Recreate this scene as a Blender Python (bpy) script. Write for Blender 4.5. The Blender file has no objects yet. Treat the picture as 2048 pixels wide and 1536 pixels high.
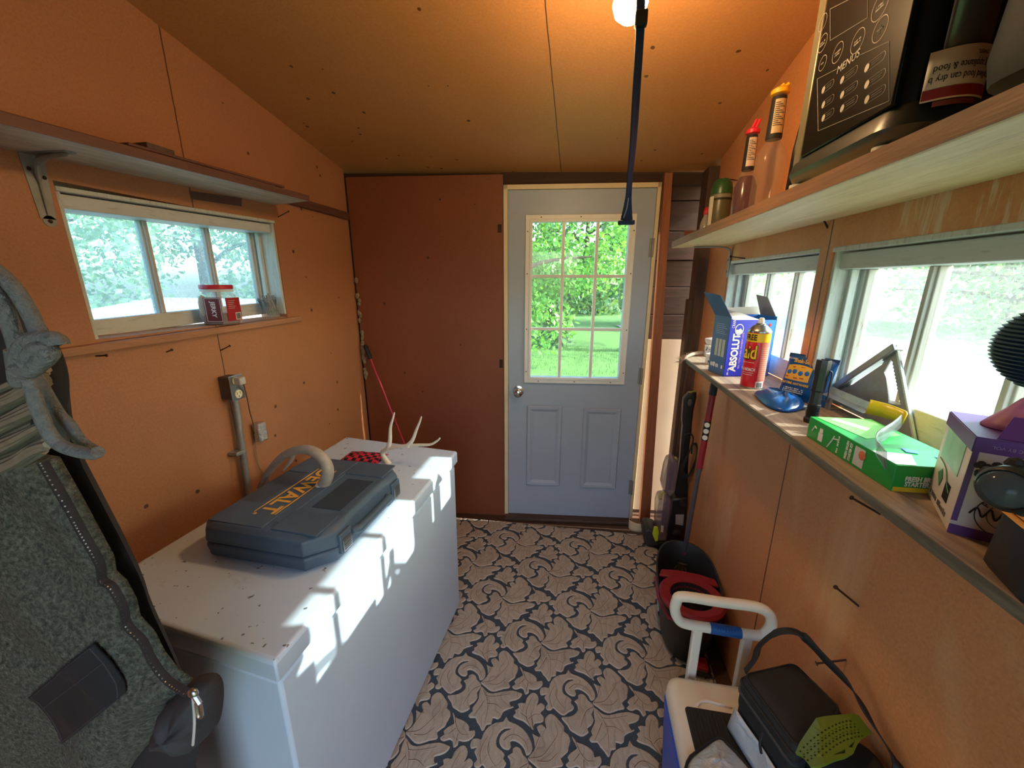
import bpy, bmesh, math, random
from mathutils import Vector as V, Matrix, noise
random.seed(7)
C = bpy.context.scene
COL = C.collection
R = math.radians

# ------------------------------------------------------------------ camera
FPX, YAW, PITCH, ROLL, CAMH = 779.0, -.171, .2549, .0009, 1.551
_cy, _sy = math.cos(YAW), math.sin(YAW)
FW = V((_sy*math.cos(PITCH), _cy*math.cos(PITCH), -math.sin(PITCH)))
RT = V((_cy, -_sy, 0)); UP = RT.cross(FW)
RT, UP = RT*math.cos(ROLL)+UP*math.sin(ROLL), UP*math.cos(ROLL)-RT*math.sin(ROLL)
CAM = V((0, 0, CAMH))
cam = bpy.data.cameras.new('camera'); cam.sensor_width = 36; cam.lens = FPX/2048*36
cam.clip_start = .02; cam.clip_end = 300
co = bpy.data.objects.new('camera', cam); COL.objects.link(co)
M4 = Matrix((RT, UP, -FW)).transposed().to_4x4(); M4.translation = CAM
co.matrix_world = M4; C.camera = co

# ------------------------------------------------------------------ world, sun, exposure
w = bpy.data.worlds.new('sky'); C.world = w; w.use_nodes = True
nt = w.node_tree; nt.nodes.clear()
sky = nt.nodes.new('ShaderNodeTexSky'); sky.sky_type = 'NISHITA'; sky.sun_disc = False
sky.sun_elevation = R(29); sky.sun_rotation = R(94); sky.air_density = 1.0; sky.dust_density = 2.5; sky.ozone_density = 1
bgn = nt.nodes.new('ShaderNodeBackground'); bgn.inputs['Strength'].default_value = .52
won = nt.nodes.new('ShaderNodeOutputWorld')
nt.links.new(sky.outputs[0], bgn.inputs[0]); nt.links.new(bgn.outputs[0], won.inputs[0])
sl = bpy.data.lights.new('sun', 'SUN'); sl.energy = 7.5; sl.angle = R(.6); sl.color = (1, .95, .86)
so = bpy.data.objects.new('sun', sl); COL.objects.link(so)
so.rotation_euler = V((-1, -.07, -.555)).to_track_quat('-Z', 'Y').to_euler(); so.location = (20, 2, 12)
vs = C.view_settings; vs.view_transform = 'Standard'; vs.look = 'None'; vs.exposure = 1.27; vs.gamma = 1
vs.use_curve_mapping = False

# ------------------------------------------------------------------ measuring: a photo pixel and a plane give a point
def ray(x, y): return FW+RT*((x-1024)/FPX)-UP*((y-768)/FPX)
def on(n, k, x, y):
    d = ray(x, y); n = V(n); return CAM+d*((k-n.dot(CAM))/n.dot(d))
def PX(k, x, y): return on((1, 0, 0), k, x, y)
def PY(k, x, y): return on((0, 1, 0), k, x, y)
def PZ(k, x, y): return on((0, 0, 1), k, x, y)
XL, XR, YB, BS = -1.36, .665, 2.3697, .0982
def PB(x, y, o=0): return on((-BS, 1, 0), YB+o, x, y)
def vplane(a, b, x, y):                       # the upright plane through a and b
    n = V((-(b-a).y, (b-a).x, 0)); return on(n, n.dot(a), x, y)
def ceil_z(y): return 2.1459+.1767*(YB-y)
BETA = math.atan(BS)

# ------------------------------------------------------------------ mesh helpers
def catmull(P, k=6, closed=False):
    P = [V(p) for p in P]; n = len(P); out = []
    rng = range(n) if closed else range(n-1)
    for i in rng:
        g = (lambda j: P[j % n]) if closed else (lambda j: P[max(0, min(n-1, j))])
        a, b, c, d = g(i-1), g(i), g(i+1), g(i+2)
        for s in range(k):
            t = s/k
            out.append(.5*((2*b)+(c-a)*t+(2*a-5*b+4*c-d)*t*t+(3*b-a-3*c+d)*t**3))
    if not closed: out.append(P[-1])
    return out
def lerp(a, b, t): return a+(b-a)*t
def interp(tab, x):
    if x <= tab[0][0]: return tab[0][1]
    for (a, b), (c, d) in zip(tab, tab[1:]):
        if x <= c: return b+(d-b)*(x-a)/(c-a)
    return tab[-1][1]
class F:                                       # a drawing frame: origin, right, up
    def __init__(s, o, r, u):
        s.o = V(o); s.r = V(r).normalized(); u = V(u); s.u = (u-s.r*u.dot(s.r)).normalized(); s.n = s.r.cross(s.u)
    def __call__(s, a, b, c=0): return s.o+s.r*a+s.u*b+s.n*c
class MB:
    def __init__(s): s.b = bmesh.new(); s.mi = 0
    def face(s, vs):
        try: f = s.b.faces.new(vs); f.material_index = s.mi; return f
        except ValueError: return None
    def vs(s, P): return [s.b.verts.new(p) for p in P]
    def hexa(s, P):
        v = s.vs(P)
        for q in ((0, 3, 2, 1), (4, 5, 6, 7), (0, 1, 5, 4), (1, 2, 6, 5), (2, 3, 7, 6), (3, 0, 4, 7)): s.face([v[i] for i in q])
        return s
    def box(s, lo, hi, m=None):
        (a, b, c), (d, e, f) = lo, hi
        P = [V(p) for p in ((a, b, c), (d, b, c), (d, e, c), (a, e, c), (a, b, f), (d, b, f), (d, e, f), (a, e, f))]
        return s.hexa([m @ p for p in P] if m else P)
    def fbox(s, fr, u0, u1, v0, v1, w0, w1):
        return s.hexa([fr(a, b, c) for c in (w0, w1) for a, b in ((u0, v0), (u1, v0), (u1, v1), (u0, v1))])
    def prism(s, P, off):
        P = [V(p) for p in P]; off = V(off); a = s.vs(P); b = s.vs([p+off for p in P]); n = len(P)
        s.face(a[::-1]); s.face(b)
        for i in range(n): s.face([a[i], a[(i+1) % n], b[(i+1) % n], b[i]])
        return s
    def frus(s, P, Q, caps=True):              # loft between two equal loops
        a = s.vs(P); b = s.vs(Q); n = len(a)
        for i in range(n): s.face([a[i], a[(i+1) % n], b[(i+1) % n], b[i]])
        if caps: s.face(a[::-1]); s.face(b)
        return s
    def loft(s, loops, cap0=True, cap1=True):
        L = [s.vs(l) for l in loops]; n = len(L[0])
        for a, b in zip(L, L[1:]):
            for i in range(n): s.face([a[i], a[(i+1) % n], b[(i+1) % n], b[i]])
        if cap0: s.face(L[0][::-1])
        if cap1: s.face(L[-1])
        return s
    def tube(s, P, r, n=8, closed=False, flat=1.0, up=None):
        P = [V(p) for p in P]; m = len(P); loops = []; prev = None
        for i, p in enumerate(P):
            if closed: t = P[(i+1) % m]-P[i-1]
            else: t = P[min(m-1, i+1)]-P[max(0, i-1)]
            t = t.normalized() if t.length > 1e-9 else V((0, 0, 1))
            if prev is None:
                a = V(up) if up else (V((0, 0, 1)) if abs(t.z) < .9 else V((1, 0, 0)))
            else: a = prev
            a = (a-t*a.dot(t)); a = a.normalized() if a.length > 1e-6 else t.orthogonal().normalized()
            prev = a; b = t.cross(a); rr = r[i] if isinstance(r, (list, tuple)) else r
            loops.append([p+(a*math.cos(2*math.pi*k/n)*flat+b*math.sin(2*math.pi*k/n))*rr for k in range(n)])
        if closed:
            L = [s.vs(l) for l in loops]
            for a, b in zip(L, L[1:]+L[:1]):
                for i in range(n): s.face([a[i], a[(i+1) % n], b[(i+1) % n], b[i]])
            return s
        return s.loft(loops)
    def cyl(s, a, b, r, r2=None, n=16): return s.tube([a, b], [r, r if r2 is None else r2], n)
    def lathe(s, prof, c, axis=(0, 0, 1), n=24, sx=1, sy=1, x=None):
        z = V(axis).normalized(); x = V(x) if x else (V((1, 0, 0)) if abs(z.x) < .9 else V((0, 1, 0)))
        x = (x-z*x.dot(z)).normalized(); y = z.cross(x); c = V(c)
        return s.loft([[c+z*h+x*(math.cos(2*math.pi*k/n)*max(r, 1e-4)*sx)+y*(math.sin(2*math.pi*k/n)*max(r, 1e-4)*sy) for k in range(n)] for r, h in prof])
    def ell(s, c, r, n=12, m=None):
        r = (r, r, r) if not isinstance(r, (tuple, list)) else r; c = V(c); L = []
        for j in range(n//2+1):
            th = math.pi*j/(n//2); q = max(math.sin(th), 1e-3)
            L.append([c+V((r[0]*q*math.cos(2*math.pi*k/n), r[1]*q*math.sin(2*math.pi*k/n), -r[2]*math.cos(th))) for k in range(n)])
        return s.loft(L)
    def sheet(s, fn, nu, nv):
        g = [[s.b.verts.new(fn(i/nu, j/nv)) for i in range(nu+1)] for j in range(nv+1)]
        for j in range(nv):
            for i in range(nu): s.face([g[j][i], g[j][i+1], g[j+1][i+1], g[j+1][i]])
        return s
    def poly(s, P): s.face(s.vs(P)); return s
    def ring(s, fr, pts, wd, h=.0006):         # a thin raised outline
        n = len(pts)
        c = V((sum(p[0] for p in pts)/n, sum(p[1] for p in pts)/n))
        inner = [V(p)-(V(p)-c).normalized()*wd for p in pts]
        a = s.vs([fr(p[0], p[1], h) for p in pts]); b = s.vs([fr(p[0], p[1], h) for p in inner])
        for i in range(n): s.face([a[i], a[(i+1) % n], b[(i+1) % n], b[i]])
        return s
WM = {}
def _link(o, parent, wm):
    COL.objects.link(o)
    if parent is not None: o.parent = parent
    WM[o.name] = wm
def obj(name, mb, mat, parent=None, smooth=True, bevel=0, ang=.7, solid=0, sub=0, seg=2):
    bm = mb.b
    bmesh.ops.recalc_face_normals(bm, faces=bm.faces)
    me = bpy.data.meshes.new(name)
    if parent is None:
        xs = [v.co for v in bm.verts]
        base = V(((min(p.x for p in xs)+max(p.x for p in xs))/2, (min(p.y for p in xs)+max(p.y for p in xs))/2, min(p.z for p in xs)))
        wm = Matrix.Translation(base)
    else: wm = WM[parent.name]
    bm.transform(wm.inverted()); bm.to_mesh(me); bm.free()
    for m in (mat if isinstance(mat, (list, tuple)) else [mat]): me.materials.append(m)
    o = bpy.data.objects.new(name, me); _link(o, parent, wm)
    if parent is None: o.matrix_world = wm
    if smooth: me.shade_smooth(); me.set_sharp_from_angle(angle=ang)
    if sub: s = o.modifiers.new('sub', 'SUBSURF'); s.levels = s.render_levels = sub
    if solid: s = o.modifiers.new('solid', 'SOLIDIFY'); s.thickness = solid; s.offset = 0
    if bevel:
        b = o.modifiers.new('bevel', 'BEVEL'); b.width = bevel; b.segments = seg; b.limit_method = 'ANGLE'; b.angle_limit = R(35)
        b.harden_normals = False
    return o
def tag(o, label, cat, group=None):
    o['label'] = label; o['category'] = cat
    if group: o['group'] = group
    return o
def thing(name, label, cat, loc, rz=0, group=None):
    o = bpy.data.objects.new(name, None); o.empty_display_size = .05
    wm = Matrix.Translation(V(loc)) @ Matrix.Rotation(rz, 4, 'Z')
    _link(o, None, wm); o.location = loc; o.rotation_euler = (0, 0, rz)
    return tag(o, label, cat, group)
def struct(o): o['kind'] = 'structure'; return o
def sempty(name, loc):
    o = bpy.data.objects.new(name, None); o.empty_display_size = .05; _link(o, None, Matrix.Translation(V(loc))); o.location = loc
    return struct(o)
def text(name, s, size, mat, parent, fr, u=0, v=0, h=.0008, align='CENTER', sx=1.0, ex=.0003, bold=0, label=None):
    cu = bpy.data.curves.new(name, 'FONT'); cu.body = s; cu.size = size; cu.align_x = align; cu.align_y = 'CENTER'
    cu.extrude = ex; cu.offset = bold; cu.resolution_u = 3
    t = bpy.data.objects.new(name, cu); COL.objects.link(t)
    me = bpy.data.meshes.new_from_object(t.evaluated_get(bpy.context.evaluated_depsgraph_get()))
    bpy.data.objects.remove(t); bpy.data.curves.remove(cu)
    inv = WM[parent.name].inverted()
    for p in me.vertices: p.co = inv @ fr(u+p.co.x*sx, v+p.co.y, h+p.co.z)
    me.materials.clear(); me.materials.append(mat); me.name = name
    o = bpy.data.objects.new(name, me); _link(o, parent, WM[parent.name])
    if label: o['label'] = label
    return o

# ------------------------------------------------------------------ materials
def S(r, g, b):
    f = lambda c: (c/255/12.92) if c/255 <= .04045 else ((c/255+.055)/1.055)**2.4
    return (f(r), f(g), f(b), 1)
class N:
    def __init__(s, name):
        s.m = bpy.data.materials.new(name); s.m.use_nodes = True; s.t = s.m.node_tree
        s.p = s.t.nodes['Principled BSDF']; s.out = s.t.nodes['Material Output']; s._pos = None
    def n(s, typ, **k):
        x = s.t.nodes.new('ShaderNode'+typ)
        for a, b in k.items(): setattr(x, a, b)
        return x
    def l(s, a, b): s.t.links.new(a, b)
    def pos(s):
        if s._pos is None: s._pos = s.n('NewGeometry').outputs['Position']
        return s._pos
    def mapped(s, scale):
        m = s.n('Mapping'); m.inputs['Scale'].default_value = scale if isinstance(scale, tuple) else (scale,)*3
        s.l(s.pos(), m.inputs[0]); return m.outputs[0]
    def noise(s, scale, detail=3, rough=.55, st=(1, 1, 1), dist=0):
        x = s.n('TexNoise'); x.inputs['Scale'].default_value = scale; x.inputs['Detail'].default_value = detail
        x.inputs['Roughness'].default_value = rough; x.inputs['Distortion'].default_value = dist; s.l(s.mapped(st), x.inputs['Vector']); return x.outputs['Fac']
    def ramp(s, v, stops):
        r = s.n('ValToRGB'); e = r.color_ramp.elements
        while len(e) < len(stops): e.new(.5)
        for q, (p, c) in zip(e, stops): q.position = p; q.color = c if isinstance(c, tuple) else (c, c, c, 1)
        s.l(v, r.inputs[0]); return r.outputs[0]
    def mix(s, f, a, b, mode='MIX'):
        x = s.n('Mix', data_type='RGBA', blend_type=mode)
        for sock, val in ((x.inputs[0], f), (x.inputs[6], a), (x.inputs[7], b)):
            if hasattr(val, 'links'): s.l(val, sock)
            else: sock.default_value = val
        return x.outputs[2]
    def math(s, op, a, b=0):
        x = s.n('Math', operation=op)
        for sock, val in ((x.inputs[0], a), (x.inputs[1], b)):
            if hasattr(val, 'links'): s.l(val, sock)
            else: sock.default_value = val
        return x.outputs[0]
    def bump(s, h, st=.3, d=.01):
        b = s.n('Bump'); b.inputs['Strength'].default_value = st; b.inputs['Distance'].default_value = d
        s.l(h, b.inputs['Height']); s.l(b.outputs[0], s.p.inputs['Normal'])
    def base(s, c):
        if hasattr(c, 'links'): s.l(c, s.p.inputs['Base Color'])
        else: s.p.inputs['Base Color'].default_value = c
        return s
    def rm(s, r, m=0): s.p.inputs['Roughness'].default_value = r; s.p.inputs['Metallic'].default_value = m; return s
def plain(name, c, r=.5, m=0, var=.12, sc=25, bump=0, bs=200, coat=0):
    k = N(name); dk = tuple(x*(1-var*2) for x in c[:3])+(1,); lt = tuple(min(1, x*(1+var)) for x in c[:3])+(1,)
    k.base(k.mix(k.noise(sc, 4), dk, lt)).rm(r, m)
    if bump: k.bump(k.noise(bs, 3), bump, .002)
    if coat: k.p.inputs['Coat Weight'].default_value = coat
    return k.m
def marks(name, fr, u0, u1, v0, v1, mat, parent, rows=1, seed=1, h=.0006):   # unreadable small print: rows of tiny strokes
    rn = random.Random(seed); m = MB(); rh = (v1-v0)/rows
    for r_ in range(rows):
        u = u0; b = v0+rh*r_
        while u < u1-rh*.3:
            w_ = rh*(.25+.4*rn.random())
            if rn.random() < .82: m.fbox(fr, u, min(u1, u+w_*.62), b+rh*.14, b+rh*(.55+.25*rn.random()), 0, h)
            u += w_
    return obj(name, m, mat, parent, smooth=False)
def clear(name, c, fac=.25, rough=.08):
    k = N(name); t = k.n('BsdfTransparent'); t.inputs[0].default_value = (1, 1, 1, 1)
    k.base(c).rm(rough); mx = k.n('MixShader'); mx.inputs[0].default_value = fac
    k.l(t.outputs[0], mx.inputs[1]); k.l(k.p.outputs[0], mx.inputs[2]); k.l(mx.outputs[0], k.out.inputs[0]); return k.m
def hardboard(name, c1, c2, seams=(), spots=1.0, stain=.35, pale=None, drips=False):
    k = N(name)
    fine = k.ramp(k.noise(150, 5, .8), [(.32, 0.0), (.68, 1.0)])
    c = k.mix(fine, tuple(lerp(b_, a_, .3) for a_, b_ in zip(c1, c2)), c1)
    big = k.ramp(k.noise(2.2, 5, .6), [(.35, 0.0), (.75, 1.0)])
    c = k.mix(k.math('MULTIPLY', big, stain), c, tuple(x*.55 for x in c1[:3])+(1,))
    md = k.ramp(k.noise(60, 3, .7), [(.66, 0.0), (.74, 1.0)])
    c = k.mix(k.math('MULTIPLY', md, .35), c, tuple(x*.4 for x in c1[:3])+(1,))
    vo = k.n('TexVoronoi'); vo.inputs['Scale'].default_value = 11; k.l(k.pos(), vo.inputs['Vector'])
    rnd = k.n('SeparateColor'); k.l(vo.outputs['Color'], rnd.inputs[0])
    sp = k.math('MULTIPLY', k.math('LESS_THAN', k.math('ADD', vo.outputs['Distance'], k.math('MULTIPLY', k.noise(90, 2), .08)), .125), k.math('LESS_THAN', rnd.outputs[0], .62*spots))
    c = k.mix(k.math('MULTIPLY', sp, .8), c, S(45, 18, 10))
    if pale: c = k.mix(k.math('MULTIPLY', k.ramp(k.noise(3.1, 4, .6, st=(1, 1, .35), dist=.6), [(.55, 0.0), (.7, 1.0)]), .55), c, pale)
    if seams:
        sep = k.n('SeparateXYZ'); k.l(k.pos(), sep.inputs[0])
        wob = k.math('MULTIPLY', k.math('SUBTRACT', k.noise(14, 2), .5), .004)
        for ax, val, wd in seams:
            d = k.math('ABSOLUTE', k.math('ADD', k.math('SUBTRACT', sep.outputs[ax], val), wob))
            c = k.mix(k.math('MULTIPLY', k.math('LESS_THAN', d, wd), .85), c, S(35, 16, 9))
    if drips:                                  # pale mineral runs under the shelf over the near window
        sep = k.n('SeparateXYZ'); k.l(k.pos(), sep.inputs[0])
        st_ = k.ramp(k.noise(7, 5, .7, st=(1, 4, .35), dist=.5), [(.50, 0.0), (.58, 1.0)])
        reg = k.math('MULTIPLY', k.math('MULTIPLY', k.math('GREATER_THAN', sep.outputs[2], 1.64), k.math('LESS_THAN', sep.outputs[2], 1.72)), k.math('LESS_THAN', sep.outputs[1], 1.02))
        c = k.mix(k.math('MULTIPLY', k.math('MULTIPLY', st_, reg), .7), c, S(214, 200, 172))
    k.base(c).rm(.48); k.bump(k.noise(240, 3), .12, .002); return k.m
def wood(name, c1, c2, axis=1, sc=9, r=.6, knots=True, stretch=14, paint=None):
    k = N(name); st = [stretch]*3; st[axis] = 1; st = tuple(st)
    g = k.ramp(k.noise(sc*.35, 6, .65, st, .8), [(.3, 0.0), (.7, 1.0)])
    c = k.mix(g, c1, c2)
    f = k.ramp(k.noise(sc*1.6, 4, .7, st), [(.56, 0.0), (.66, 1.0)])
    c = k.mix(k.math('MULTIPLY', f, .45), c, tuple(x*.45 for x in c1[:3])+(1,))
    if paint:
        c = k.mix(k.ramp(k.noise(22, 5, .7, tuple(.35*x+.3 for x in st)), [(paint[1], 0.0), (paint[1]+.06, 1.0)]), paint[0], c)
    k.base(c).rm(r); k.bump(g, .15, .003); return k.m

mats = {}
mats['left'] = hardboard('left_hardboard', S(190, 130, 86), S(152, 100, 64), [(1, 1.272, .0022)])
mats['right'] = hardboard('right_hardboard', S(216, 144, 90), S(176, 112, 66), [(1, 1.262, .003)], spots=.25, pale=S(224, 180, 128), drips=True)
mats['back'] = hardboard('back_hardboard', S(140, 76, 44), S(112, 58, 32), spots=.5)
mats['ceil'] = hardboard('ceiling_hardboard', S(206, 146, 88), S(168, 112, 62), [(0, -.138, .002)])
mats['floor'] = wood('old_floorboards', S(92, 68, 52), S(58, 40, 30), 0, 8)
mats['plank'] = wood('dark_plank', S(72, 44, 32), S(42, 26, 20), 0, 8, .75)
mats['stud'] = wood('orange_stud', S(170, 104, 68), S(140, 82, 52), 2, 8)
mats['cornerwood'] = wood('corner_post_wood', S(96, 72, 58), S(60, 44, 36), 2, 8)
mats['oldwhite'] = wood('weathered_white_paint', S(206, 210, 206), S(168, 172, 168), 1, 10, .6, paint=(S(200, 205, 202), .55))
mats['oldwhite_v'] = wood('weathered_white_jamb', S(206, 212, 206), S(160, 166, 160), 2, 10, .6, paint=(S(198, 204, 198), .52))
mats['muntin'] = wood('bare_muntin_wood', S(176, 134, 100), S(128, 92, 66), 2, 12, .6, paint=(S(190, 186, 176), .62))
mats['palewood'] = wood('pale_pine', S(238, 214, 168), S(218, 186, 136), 1, 8, .5)
mats['pineedge'] = wood('stained_pine_edge', S(142, 104, 78), S(98, 70, 52), 1, 9, .6)
mats['greyshelf'] = wood('grey_worn_board', S(222, 210, 190), S(158, 142, 124), 1, 9, .7)
mats['redboard'] = wood('red_brown_board', S(112, 70, 54), S(80, 50, 40), 1, 9, .6)
mats['sill'] = wood('worn_sill_board', S(168, 146, 126), S(112, 94, 82), 1, 9, .6)
mats['silledge'] = wood('chipped_sill_edge', S(118, 114, 98), S(74, 70, 60), 1, 14, .7)
mats['ledge'] = wood('ledge_board', S(190, 140, 104), S(150, 104, 76), 1, 9, .6)
mats['door'] = plain('grey_door_paint', S(164, 177, 196), .42, var=.04, sc=6)
mats['cream'] = plain('cream_frame_paint', S(226, 208, 172), .5, var=.08, sc=8)
mats['white'] = plain('white_plastic', S(232, 232, 228), .4, var=.04)
mats['pale'] = plain('pale_panel', S(206, 190, 168), .6, var=.08, sc=5)
mats['black'] = plain('black_plastic', S(30, 31, 34), .38, var=.15)
mats['matblack'] = plain('matt_black', S(26, 26, 27), .7, var=.2)
mats['dark'] = plain('dark_gap', S(22, 14, 10), .9)
mats['steel'] = plain('brushed_steel', S(176, 178, 180), .3, 1, var=.12, sc=60)
mats['chrome'] = plain('satin_chrome', S(220, 214, 200), .18, 1, var=.05)
mats['greymetal'] = plain('dull_grey_metal', S(150, 150, 146), .5, .4, var=.2, sc=30)
mats['rust'] = plain('rusty_nail', S(62, 40, 30), .6, .5, var=.2)
def glass(name, dirt, lo, tint):
    k = N(name); t = k.n('BsdfTransparent'); t.inputs[0].default_value = tint
    tr = k.n('BsdfTranslucent'); tr.inputs[0].default_value = (.78, .92, .95, 1)
    df = k.n('BsdfDiffuse'); df.inputs[0].default_value = (.7, .74, .76, 1)
    ad = k.n('MixShader'); ad.inputs[0].default_value = .3; k.l(tr.outputs[0], ad.inputs[1]); k.l(df.outputs[0], ad.inputs[2])
    gl = k.n('BsdfGlossy'); gl.inputs['Roughness'].default_value = .04
    d = k.math('ADD', k.math('MULTIPLY', k.ramp(k.noise(5, 6, .7), [(.3, 0.0), (.75, 1.0)]), dirt*.6), k.math('ADD', lo, k.math('MULTIPLY', k.ramp(k.noise(150, 4, .8), [(.4, 0.0), (.7, 1.0)]), dirt)))
    mx = k.n('MixShader'); k.l(d, mx.inputs[0]); k.l(t.outputs[0], mx.inputs[1]); k.l(ad.outputs[0], mx.inputs[2])
    m2 = k.n('MixShader'); m2.inputs[0].default_value = .04; k.l(mx.outputs[0], m2.inputs[1]); k.l(gl.outputs[0], m2.inputs[2])
    k.l(m2.outputs[0], k.out.inputs[0]); return k.m
mats['dirtyglass'] = glass('dirty_window_glass', .22, .08, (.72, .86, .92, 1))
mats['dirtyglass_r'] = glass('sunlit_dirty_glass', .06, .03, (.76, .83, .82, 1))
mats['clearglass'] = glass('door_glass', .015, .008, (.95, 1, .97, 1))
# ================================================================== the shell of the shed
BW = F((0, YB, 0), (math.cos(BETA), math.sin(BETA), 0), (0, 0, 1))     # back wall: w points into the room
struct(obj('floor', MB().box((-1.6, -.75, -.06), (.95, 2.7, -.004)), mats['floor'], smooth=False))
m = MB(); P = [(-1.55, -.75), (.95, -.75), (.95, 2.62), (-1.55, 2.62)]
m.hexa([(x, y, ceil_z(y)+d) for d in (0, .04) for x, y in P]); struct(obj('ceiling', m, mats['ceil'], smooth=False))
m = MB(); m.box((-1.55, -.80, -.004), (-.36, -.75, ceil_z(-.78))); m.box((.56, -.80, -.004), (.95, -.75, ceil_z(-.78))); m.box((-.36, -.80, 1.95), (.56, -.75, ceil_z(-.78)))
struct(obj('wall_front_unseen', m, mats['back'], smooth=False))  # unseen wall behind the camera, added to keep light off the coat
def wall_x(name, x0, x1, y0, y1, holes, mat):
    m = MB(); ys = [y0]
    def seg(a, b, z0, z1=None):
        Q = [(x0, a, z0), (x0, b, z0), (x0, b, z1 if z1 else ceil_z(b)), (x0, a, z1 if z1 else ceil_z(a))]
        m.prism(Q, (x1-x0, 0, 0))
    for (a, b, z0, z1) in holes:
        if a > ys[-1]+1e-4: seg(ys[-1], a, -.004)
        seg(a, b, -.004, z0); seg(a, b, z1); ys.append(b)
    seg(ys[-1], y1, -.004)
    return struct(obj(name, m, mat, smooth=False))
wall_x('wall_left', -1.50, XL, -.75, 2.245, [(.889, 1.652, 1.392, 1.806)], mats['left'])
wall_x('wall_right', XR, .775, -.75, 2.325, [(.50, 1.238, 1.2, 1.643), (1.300, 2.022, 1.2, 1.646)], mats['right'])
wb = struct(obj('wall_back', MB().fbox(BW, -1.352, -.456, 0, 2.128, -.02, 0), mats['back'], smooth=False))
obj('backing', MB().fbox(BW, -1.52, -.458, 0, 2.24, -.12, -.05).fbox(BW, -.46, .80, 2.068, 2.24, -.16, -.035), mats['plank'], wb, smooth=False)
m = MB(); z = 1.216
for i, h in enumerate((.150, .160, .150, .158, .160, .150)):
    m.fbox(BW, .40, .84, z+.002, z+h-.003, -.1-.006*(i % 2), -.062-.004*(i % 3)); z += h
m.fbox(BW, .40, .84, 0, 2.2, -.125, -.107)
obj('planks', m, mats['plank'], wb, smooth=False, bevel=.002)
obj('pale_panel', MB().fbox(BW, .425, .735, .05, 1.218, -.075, -.06), mats['pale'], wb, smooth=False)
m = MB()
m.fbox(BW, -.453, -.429, 0, 2.074, -.10, .008).fbox(BW, .384, .404, 0, 2.074, -.10, .008).fbox(BW, -.453, .404, 2.049, 2.074, -.10, .008)
struct(obj('trim_1', m, mats['cream'], smooth=False, bevel=.0015))
a, b = PB(1330, 345), PB(1346, 345); c, d = PB(1300, 1040), PB(1280, 1040)
m = MB(); m.prism([a, b, (c.x, c.y, .0), (d.x, d.y, .0)], (-.0035, .035, 0)); struct(obj('trim_2', m, mats['stud'], smooth=False, bevel=.001))
m = MB(); m.box((.615, 2.33, 0), (.70, 2.45, ceil_z(2.44)-.01)); m.box((.598, 2.36, 0), (.640, 2.44, 1.46))
struct(obj('trim_3', m, mats['cornerwood'], smooth=False, bevel=.002))
struct(obj('trim_4', MB().fbox(BW, -.45, .40, -.002, .018, -.10, .055), mats['floor'], smooth=False, bevel=.004))

# ---- door
d1 = sempty('door_1', BW(0, 0, 0))
m = MB(); lo, hi, b0, b1 = -.427, .382, .02, 2.047
L0, L1, Z0, Z1 = -.292, .249, .982, 1.882
m.fbox(BW, lo, L0, b0, b1, -.045, 0).fbox(BW, L1, hi, b0, b1, -.045, 0).fbox(BW, L0, L1, b0, Z0, -.045, 0).fbox(BW, L0, L1, Z1, b1, -.045, 0)
leaf = obj('door_leaf', m, mats['door'], d1, smooth=False)
m = MB()
for (u0, u1, v0, v1) in ((-.309, -.086, .24, .797), (.046, .281, .235, .788)):
    m = MB(); loops = []
    for ins, w_ in ((0, .0005), (.006, .007), (.022, .0055), (.04, -.004), (.046, -.003)):
        loops.append([BW(u, v, w_) for u, v in ((u0+ins, v0+ins), (u1-ins, v0+ins), (u1-ins, v1-ins), (u0+ins, v1-ins))])
    loops[3] = [p for p in loops[3]]
    m.loft([[p+BW.n*.0035 for p in l] for l in loops], cap0=False); obj('raised_panel', m, mats['door'], d1, smooth=False)
m = MB(); o0, o1, q0, q1 = -.328, .284, .948, 1.917
m.fbox(BW, o0, L0, q0, q1, 0, .014).fbox(BW, L1, o1, q0, q1, 0, .014).fbox(BW, L0, L1, q0, Z0, 0, .014).fbox(BW, L0, L1, Z1, q1, 0, .014)
for (p0, p1, v0, v1) in ((L0-.012, L0+.004, Z0, Z1), (L1-.004, L1+.012, Z0, Z1)): m.fbox(BW, p0, p1, v0-.012, v1+.012, .014, .019)
m.fbox(BW, L0, L1, Z0-.012, Z0+.004, .014, .019).fbox(BW, L0, L1, Z1-.004, Z1+.012, .014, .019)
lf = obj('lite_frame', m, mats['white'], d1, smooth=False, bevel=.002)
for u, v in [(L0-.024, t) for t in (1.02, 1.28, 1.60, 1.83)]+[(L1+.024, t) for t in (1.02, 1.28, 1.60, 1.83)]+[(t, Z0-.022) for t in (-.24, -.02, .2)]+[(t, Z1+.022) for t in (-.24, -.02, .2)]:
    obj('screw_plug', MB().cyl(BW(u, v, .012), BW(u, v, .0155), .0035, n=8), mats['matblack'], lf)
for u in (-.113, .076): obj('muntin', MB().fbox(BW, u-.0085, u+.0085, Z0, Z1, -.016, .008), mats['white'], d1, smooth=False, bevel=.002)
for v in (1.586, 1.281): obj('muntin', MB().fbox(BW, L0, L1, v-.0085, v+.0085, -.016, .0075), mats['white'], d1, smooth=False, bevel=.002)
obj('pane', MB().fbox(BW, L0, L1, Z0, Z1, -.026, -.022), mats['clearglass'], d1, smooth=False)
m = MB(); kc = BW(-.364, .89, 0)
m.lathe([(.034, 0), (.034, .004), (.014, .008), (.012, .03), (.024, .036), (.028, .048), (.026, .058), (.016, .064), (.001, .065)], kc, BW.n, 24)
kn = obj('door_knob', m, mats['chrome'], d1)
obj('keyhole', MB().cyl(kc+BW.n*.063, kc+BW.n*.0665, .007, n=12), mats['greymetal'], kn)
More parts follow.
